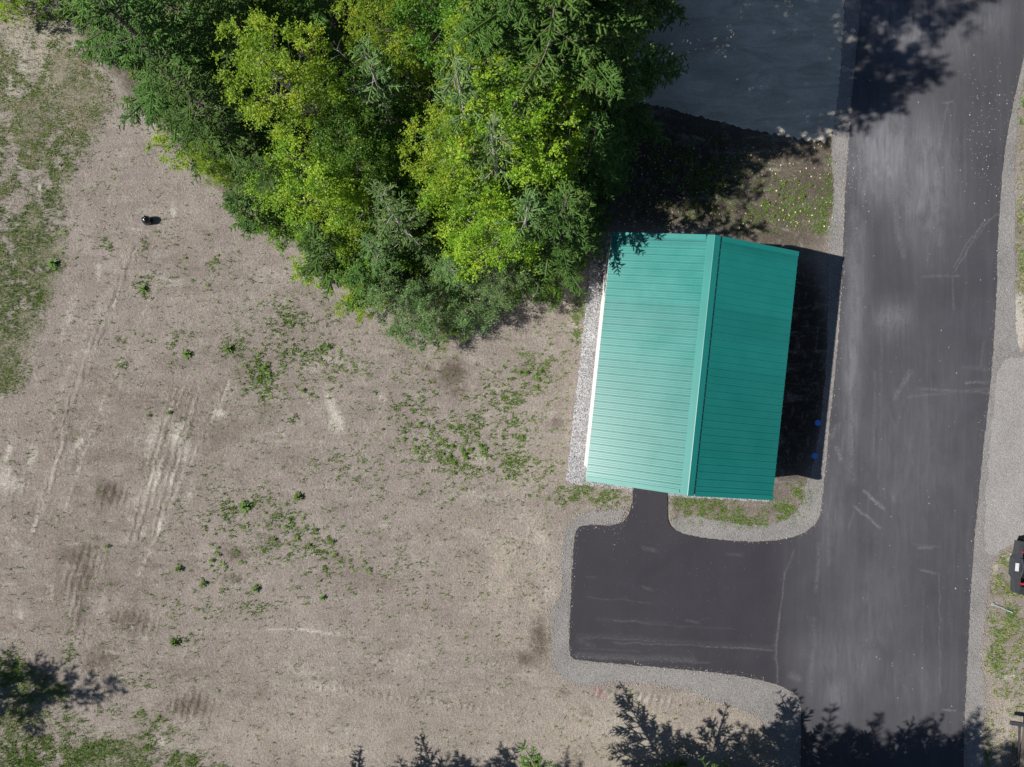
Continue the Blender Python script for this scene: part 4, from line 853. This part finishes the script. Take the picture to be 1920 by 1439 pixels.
# pebbles and clods
def pebbles(name, X, Y, Z, size, mat, label, r):
    n = len(X); x = (X - 960) * H / F; y = (720 - Y) * H / F; s = size * r.lognormal(0, .35, n)
    o = np.array([(1, 0, 0), (-.9, .1, 0), (0, 1, 0), (.1, -1, 0), (0, 0, .7), (0, 0, -.4)])
    V = (np.stack([x, y, Z + s * .3], 1)[:, None] + o[None] * s[:, None, None] * r.uniform(.6, 1.2, (n, 6, 3))).reshape(-1, 3)
    f = np.array([(0, 2, 4), (2, 1, 4), (1, 3, 4), (3, 0, 4), (2, 0, 5), (1, 2, 5), (3, 1, 5), (0, 3, 5)])
    mb = MB(); mb.add(V, (np.arange(n)[:, None, None] * 6 + f[None]).reshape(-1, 3), np.repeat(r.random(n), 8))
    return tag(link(name, mb.mesh(name), mat), label, name.replace('_', ' '), kind='stuff')
q = N('pebble_stone'); t = q.attr('tint', 'Fac'); PEB = q.bsdf(q.mix(t, (.26, .24, .21), (.58, .54, .48)), .85, .2)
q = N('clod_soil'); t = q.attr('tint', 'Fac'); CLOD = q.bsdf(q.mix(t, (.16, .13, .11), (.36, .32, .28)), .95, .1)
X = np.concatenate([r.normal(1850, 26, 170), r.uniform(1600, 1890, 120), r.normal(1600, 14, 60)]); Y = np.concatenate([r.normal(240, 75, 170), r.uniform(0, 1400, 120), r.normal(330, 40, 60)])
k = (X < interp_edge(ROAD_R, Y) - 4) & (X > interp_edge([(1606, 0), (1590, 300), (1582, 480), (1560, 780), (1545, 930), (1510, 1440)], Y)) ; X, Y = X[k], Y[k]
pebbles('pebbles', X, Y, .042, .016, PEB, 'pale pebbles strewn over the upper right of the asphalt', r)
X, Y = scatter(lambda a, b: lotdens(a, b) * .5 + .12, (0, 200, 1300, 1440), 6500, r); k = lotdens(X, Y) > .02; X, Y = X[k], Y[k]
pebbles('soil_clods', X, Y, .0, .016, CLOD, 'small clods and stones on the bare dirt lot', r)
X, Y = scatter(lambda a, b: np.ones_like(a), (1150, 200, 1555, 470), 420, r); k = (Y < 430) & ~((Y < 270) & (X > 1200)); X, Y = X[k], Y[k]
fl = MB(); C = np.stack([(X - 960) * H / F, (720 - Y) * H / F, np.full(len(X), .03)], 1); leaves(fl, C, .06, r, .1, None, 0, .8)
q = N('fallen_leaf'); FL = q.bsdf(q.mix(q.attr('tint', 'Fac'), (.50, .42, .16), (.70, .66, .50)), .8, .2)
tag(link('fallen_leaves', fl.mesh('fallen_leaves'), FL), 'pale fallen leaves dotting the shaded soil north of the garage', 'fallen leaves', kind='stuff')
X = np.concatenate([r.uniform(1050, 1960, 2600)]); Y = r.uniform(300, 1440, 2600)
k = (((X > interp_edge(ROAD_R, Y) + 4) & (X < interp_edge(ROAD_R, Y) + 28)) | ((Y > 1240) & (Y < 1300) & (X < 1480)) | ((X > interp_edge([(1582, 400), (1572, 633), (1547, 880), (1540, 930)], Y) - 20) & (X < interp_edge([(1582, 400), (1572, 633), (1547, 880), (1540, 930)], Y)) & (Y < 930)))
X, Y = X[k], Y[k]
def along(pts, n, off, sd):
    a = np.array(smooth_outline(pts, 1)[:-2]); L = np.hypot(*(a[1:] - a[:-1]).T); c = np.concatenate([[0], np.cumsum(L)]); u = r.uniform(0, c[-1], n)
    i = np.clip(np.searchsorted(c, u) - 1, 0, len(L) - 1); f = (u - c[i]) / L[i]; p = a[i] + (a[i + 1] - a[i]) * f[:, None]; nn = np.stack([-(a[i + 1] - a[i])[:, 1], (a[i + 1] - a[i])[:, 0]], 1) / L[i][:, None]
    return p + nn * r.normal(off, sd, n)[:, None]
sp_ = np.concatenate([along(ROAD_L[3:15], 2400, 0, 4), along(ROAD_L[21:36], 3000, 0, 4.5), along(ROAD_R[1:14], 2200, 0, 4), along(SH_L[24:50], 2600, 0, 5), along(SH_R[1:10], 900, 0, 4), along(SH_L[4:18], 1200, 0, 4)])
sp_ = sp_[(sp_[:, 0] > 900) & (sp_[:, 0] < 1960) & (sp_[:, 1] > -20) & (sp_[:, 1] < 1450)]
pebbles('edge_gravel', sp_[:, 0], sp_[:, 1], .03, .011, PEB, 'grey gravel crumbs spilling over the edges of the asphalt and shoulders', r)
pebbles('shoulder_stones', X, Y, .016, .016, PEB, 'loose pale stones on the gravel shoulders', r)

# ------------------------------------------------------------------ small things
BLUE = simple('blue_plastic', (.08, .30, .95), .4, .5, 0, .08, 5)
for px_, py_, lab, sx in ((1534, 794, 'round blue pipe cap in the garage\'s shade, the upper one of the two', 1), (1528, 856, 'round blue pipe cap in the garage\'s shade, the lower one with dark dents', 1)):
    x, y = W(px_, py_, .13); root = empty('pipe_cap', (x, y, 0), rr.random(), lab, 'pipe cap', 'blue pipe caps by the driveway')
    mb = MB(); mb.tube([(0, 0, 0), (0, 0, .10)], .07, 20); link('pipe', mb.mesh('pipe'), simple('pipe_white', (.6, .6, .6), .5), root, True)
    mb = MB(); mb.tube([(0, 0, .06), (0, 0, .125), (0, 0, .135)], [.10, .10, .085], 24); mb.tube([(0, 0, .136), (0, 0, .142)], [.06, .055], 16)
    for i in range(3): mb.box((.05 * math.cos(i * 2.1), .05 * math.sin(i * 2.1), .142), (.03, .01, .012), i * 2.1)
    link('lid', mb.mesh('lid'), BLUE, root)
# dark glossy ground unit with whip
x, y = W(274, 413, .2); root = empty('ground_unit', (x, y, 0), .1, 'small glossy black and teal object with a thin upright rod, alone on the dirt', 'equipment')
BLK = simple('glossy_black', (.01, .012, .014), .22, .6, 0, .2, 8); TEAL = simple('glossy_teal', (.02, .16, .20), .12, .8, .3, .2, 8, 0, 1.0)
def dome(c, rx, ry, h, seg=20, rings=6, z0=0.0, wob=0.0, seed=0):
    rd = random.Random(seed); V = []; wobs = [1 + rd.uniform(-wob, wob) for _ in range(seg)]
    for i in range(rings + 1):
        a = math.pi / 2 * i / rings
        for k in range(seg):
            t = 2 * math.pi * k / seg; V.append((c[0] + rx * wobs[k] * math.cos(a) * math.cos(t), c[1] + ry * wobs[k] * math.cos(a) * math.sin(t), z0 + h * math.sin(a)))
    P = [(i * seg + k, i * seg + (k + 1) % seg, (i + 1) * seg + (k + 1) % seg, (i + 1) * seg + k) for i in range(rings) for k in range(seg)]
    return V, P
mb = MB(); mb.tube([(0, 0, 0), (0, 0, .22), (0, 0, .24)], [.15, .15, .14], 20); link('body', mb.mesh('body'), BLK, root)
mb = MB(); mb.add(*dome((0, 0), .14, .14, .12, 20, 6, .24, .06, 2)); link('dome', mb.mesh('dome'), BLK, root, True)
mb = MB(); mb.add(*dome((-.10, -.03), .10, .12, .26, 16, 6, 0, .05, 3)); link('front_cover', mb.mesh('front_cover'), TEAL, root, True)
WH = simple('glint_white', (.8, .8, .8), .4)
for a, b in ((-.02, .10), (0, -.06), (.02, .04)):
    mb = MB(); mb.add(*dome((a, b), .022, .018, .02, 8, 3, .335)); link('glint_bump', mb.mesh('glint_bump'), WH, root, True)  # small white bumps stand in for glints on the glossy shell
mb = MB(); mb.tube([(.03, 0, .3), (.03, 0, 1.05)], .006, 6); link('rod', mb.mesh('rod'), simple('grey_rod', (.3, .3, .3), .5), root)
# pale blue rod in the grass
x, y = W(1880, 1142, .1); root = empty('plastic_rod', (x, y, .08), rad(-22), 'pale blue thin rod with a small loop lying in the rough grass at the right', 'rod')
mb = MB(); mb.tube([(-.33, 0, 0), (0, .01, .02), (.20, 0, .0)], .010, 8); mb.tube([(.20, 0, 0), (.38, 0, .01)], [.016, .020], 8); link('shaft', mb.mesh('shaft'), simple('pale_blue', (.45, .62, .72), .4), root)
mb = MB(); mb.tube([(-.37 + .04 * math.cos(t), .04 * math.sin(t), .01) for t in np.linspace(0, 2 * math.pi, 13)], .009, 6); link('loop', mb.mesh('loop'), simple('pale_blue_loop', (.5, .64, .74), .4), root)

# ------------------------------------------------------------------ off-road vehicle, front end in the picture (local -x is forward)
car = empty('off_road_vehicle', (17.62, -6.42, 0), rad(-5.0), 'dark grey off-road vehicle at the right edge with white plate and red tow hooks', 'vehicle')
DG = simple('charcoal_bumper', (.050, .054, .064), .55, .4, 0, .12, 10, .3); BK = simple('black_plastic', (.012, .012, .014), .6); BODY = simple('graphite_paint', (.05, .055, .062), .25, .5, .4, .05, 2, 0, 1.0)
RUB = simple('tyre_rubber', (.018, .018, .018), .85, .2, 0, .2, 20, .5); GLS = simple('dark_glass', (.01, .012, .015), .05, .8); RED = simple('red_hook', (.55, .02, .03), .4)
def prism(mb, poly, z0, z1, tint=.5):
    n = len(poly); V = [(a, b, z0) for a, b in poly] + [(a, b, z1) for a, b in poly]
    mb.add(V, [(i, (i + 1) % n, n + (i + 1) % n, n + i) for i in range(n)]); c = (sum(a for a, b in poly) / n, sum(b for a, b in poly) / n)
    mb.add([(a, b, z1) for a, b in poly] + [(*c, z1)], [(i, (i + 1) % n, n) for i in range(n)]); mb.add([(a, b, z0) for a, b in poly] + [(*c, z0)], [((i + 1) % n, i, n) for i in range(n)])
mb = MB(); prism(mb, [(.06, .90), (.03, .42), (-.06, .30), (-.06, -.30), (.03, -.42), (.06, -.90), (.26, -.90), (.22, -.42), (.22, .42), (.26, .90)], .48, .72)
for s in (-1, 1): mb.tube([(.14, s * .30, .72), (.16, s * .30, .80), (.16, s * .12, .86), (.16, 0, .87)], .025, 8)
bo = link('bumper', mb.mesh('bumper'), DG, car)
mb = MB(); mb.box((.045, 0, .735), (.11, .28, .012), 0, .5, -.35); link('licence_plate', mb.mesh('licence_plate'), simple('plate_white', (.5, .5, .52), .5), bo)
for s in (-1, 1):
    mb = MB(); mb.tube([(.14, s * .55, .66), (.20, s * .55, .80), (.30, s * .55, .80), (.34, s * .55, .70)], .034, 8); link('tow_hook', mb.mesh('tow_hook'), RED, bo)
mb = MB(); mb.tube([(.34, -.24, .74), (.34, .24, .74)], .08, 12); mb.box((.34, .30, .74), (.2, .12, .2)); mb.box((.34, -.30, .74), (.2, .12, .2)); link('winch', mb.mesh('winch'), BK, car)
mb = MB(); mb.box((.50, 0, .88), (.08, 1.3, .46))
for i in range(7): mb.box((.455, -.33 + i * .11, .90), (.03, .045, .38))
link('grille', mb.mesh('grille'), BK, car)
for s in (-1, 1):
    mb = MB(); mb.tube([(.47, s * .52, .92), (.43, s * .52, .92)], .095, 18); link('headlight', mb.mesh('headlight'), simple('lamp_glass', (.75, .76, .78), .1, .8), car)
for k, yy in enumerate((-.62, -.2, .22, .60)):
    mb = MB(); mb.tube([(.30, yy, .60), (.52, yy + .05, .78)], .03, 8); link('bracket', mb.mesh('bracket'), DG, car)
mb = MB(); prism(mb, [(.54, .66), (.54, -.66), (1.60, -.74), (1.60, .74)], .70, 1.12); prism(mb, [(1.60, .78), (1.60, -.78), (4.1, -.78), (4.1, .78)], .55, 1.15); link('body', mb.mesh('body'), BODY, car)
mb = MB(); mb.add([(1.65, -.72, 1.15), (1.65, .72, 1.15), (2.15, .64, 1.72), (2.15, -.64, 1.72), (4.0, -.72, 1.15), (4.0, .72, 1.15), (3.9, .64, 1.72), (3.9, -.64, 1.72)], [(0, 3, 2, 1), (4, 5, 6, 7), (0, 4, 7, 3), (1, 2, 6, 5)]); link('windows', mb.mesh('windows'), GLS, car)
mb = MB(); mb.box((3.0, 0, 1.75), (1.85, 1.36, .06)); link('roof', mb.mesh('roof'), BODY, car)
for cx in (.72, 3.35):
    for s in (-1, 1):
        mb = MB(); mb.tube([(cx, s * .70, .42), (cx, s * .72, .42), (cx, s * .95, .42), (cx, s * .97, .42)], [.36, .41, .41, .36], 28)
        for k in range(28):
            t = 2 * math.pi * k / 28; mb.box((cx + .415 * math.cos(t), s * (.80 + .06 * (k % 2)), .42 + .415 * math.sin(t)), (.03, .10, .03), 0, .5, -t)
        wh = link('wheel', mb.mesh('wheel'), RUB, car)
        mb = MB(); mb.tube([(cx, s * .96, .42), (cx, s * .975, .42)], [.22, .20], 20); link('rim', mb.mesh('rim'), BK, wh)
        mb = MB(); V = [(cx + a, s * b, c) for a in (-.50, -.38, .40, .52) for b in (.66, .95) for c in ()]
        prof = [(-.50, .72), (-.40, .93), (.40, .93), (.55, .72)]; V = []
        for a, c in prof: V += [(cx + a, s * .66, c), (cx + a, s * .93, c), (cx + a, s * .93, c - .04), (cx + a, s * .66, c - .04)]
        mb.add(V, [(4 * i + k, 4 * i + (k + 1) % 4, 4 * i + 4 + (k + 1) % 4, 4 * i + 4 + k) for i in range(3) for k in range(4)]); link('fender', mb.mesh('fender'), BK, car)
# trailer corner at the lower right edge
x, y = W(1896, 1353, .6); tr = empty('trailer', (x, y, 0), rad(-8), 'dark grey metal trailer corner with a black tube rail at the lower right edge', 'trailer')
mb = MB(); mb.box((1.45, -.07, .58), (2.9, .13, .09)); mb.box((1.45, -3.0, .58), (2.9, .13, .09)); mb.box((2.84, -1.53, .58), (.12, 2.8, .09)); link('frame', mb.mesh('frame'), DG, tr)
mb = MB(); mb.tube([(.32, -.14, .60), (.42, -1.2, .62), (.44, -2.9, .60)], .035, 10); link('rail', mb.mesh('rail'), simple('gloss_black_tube', (.02, .02, .025), .2, .6), tr)
mb = MB(); mb.box((1.68, -1.53, .52), (2.3, 2.78, .05)); link('deck', mb.mesh('deck'), simple('weathered_deck', (.12, .10, .085), .9), tr)
for s in (-.14, -2.92):
    mb = MB(); mb.tube([(1.6, s - .12, .32), (1.6, s - .11, .32), (1.6, s + .11, .32), (1.6, s + .12, .32)], [.26, .32, .32, .26], 24); wh = link('wheel', mb.mesh('wheel'), RUB, tr)
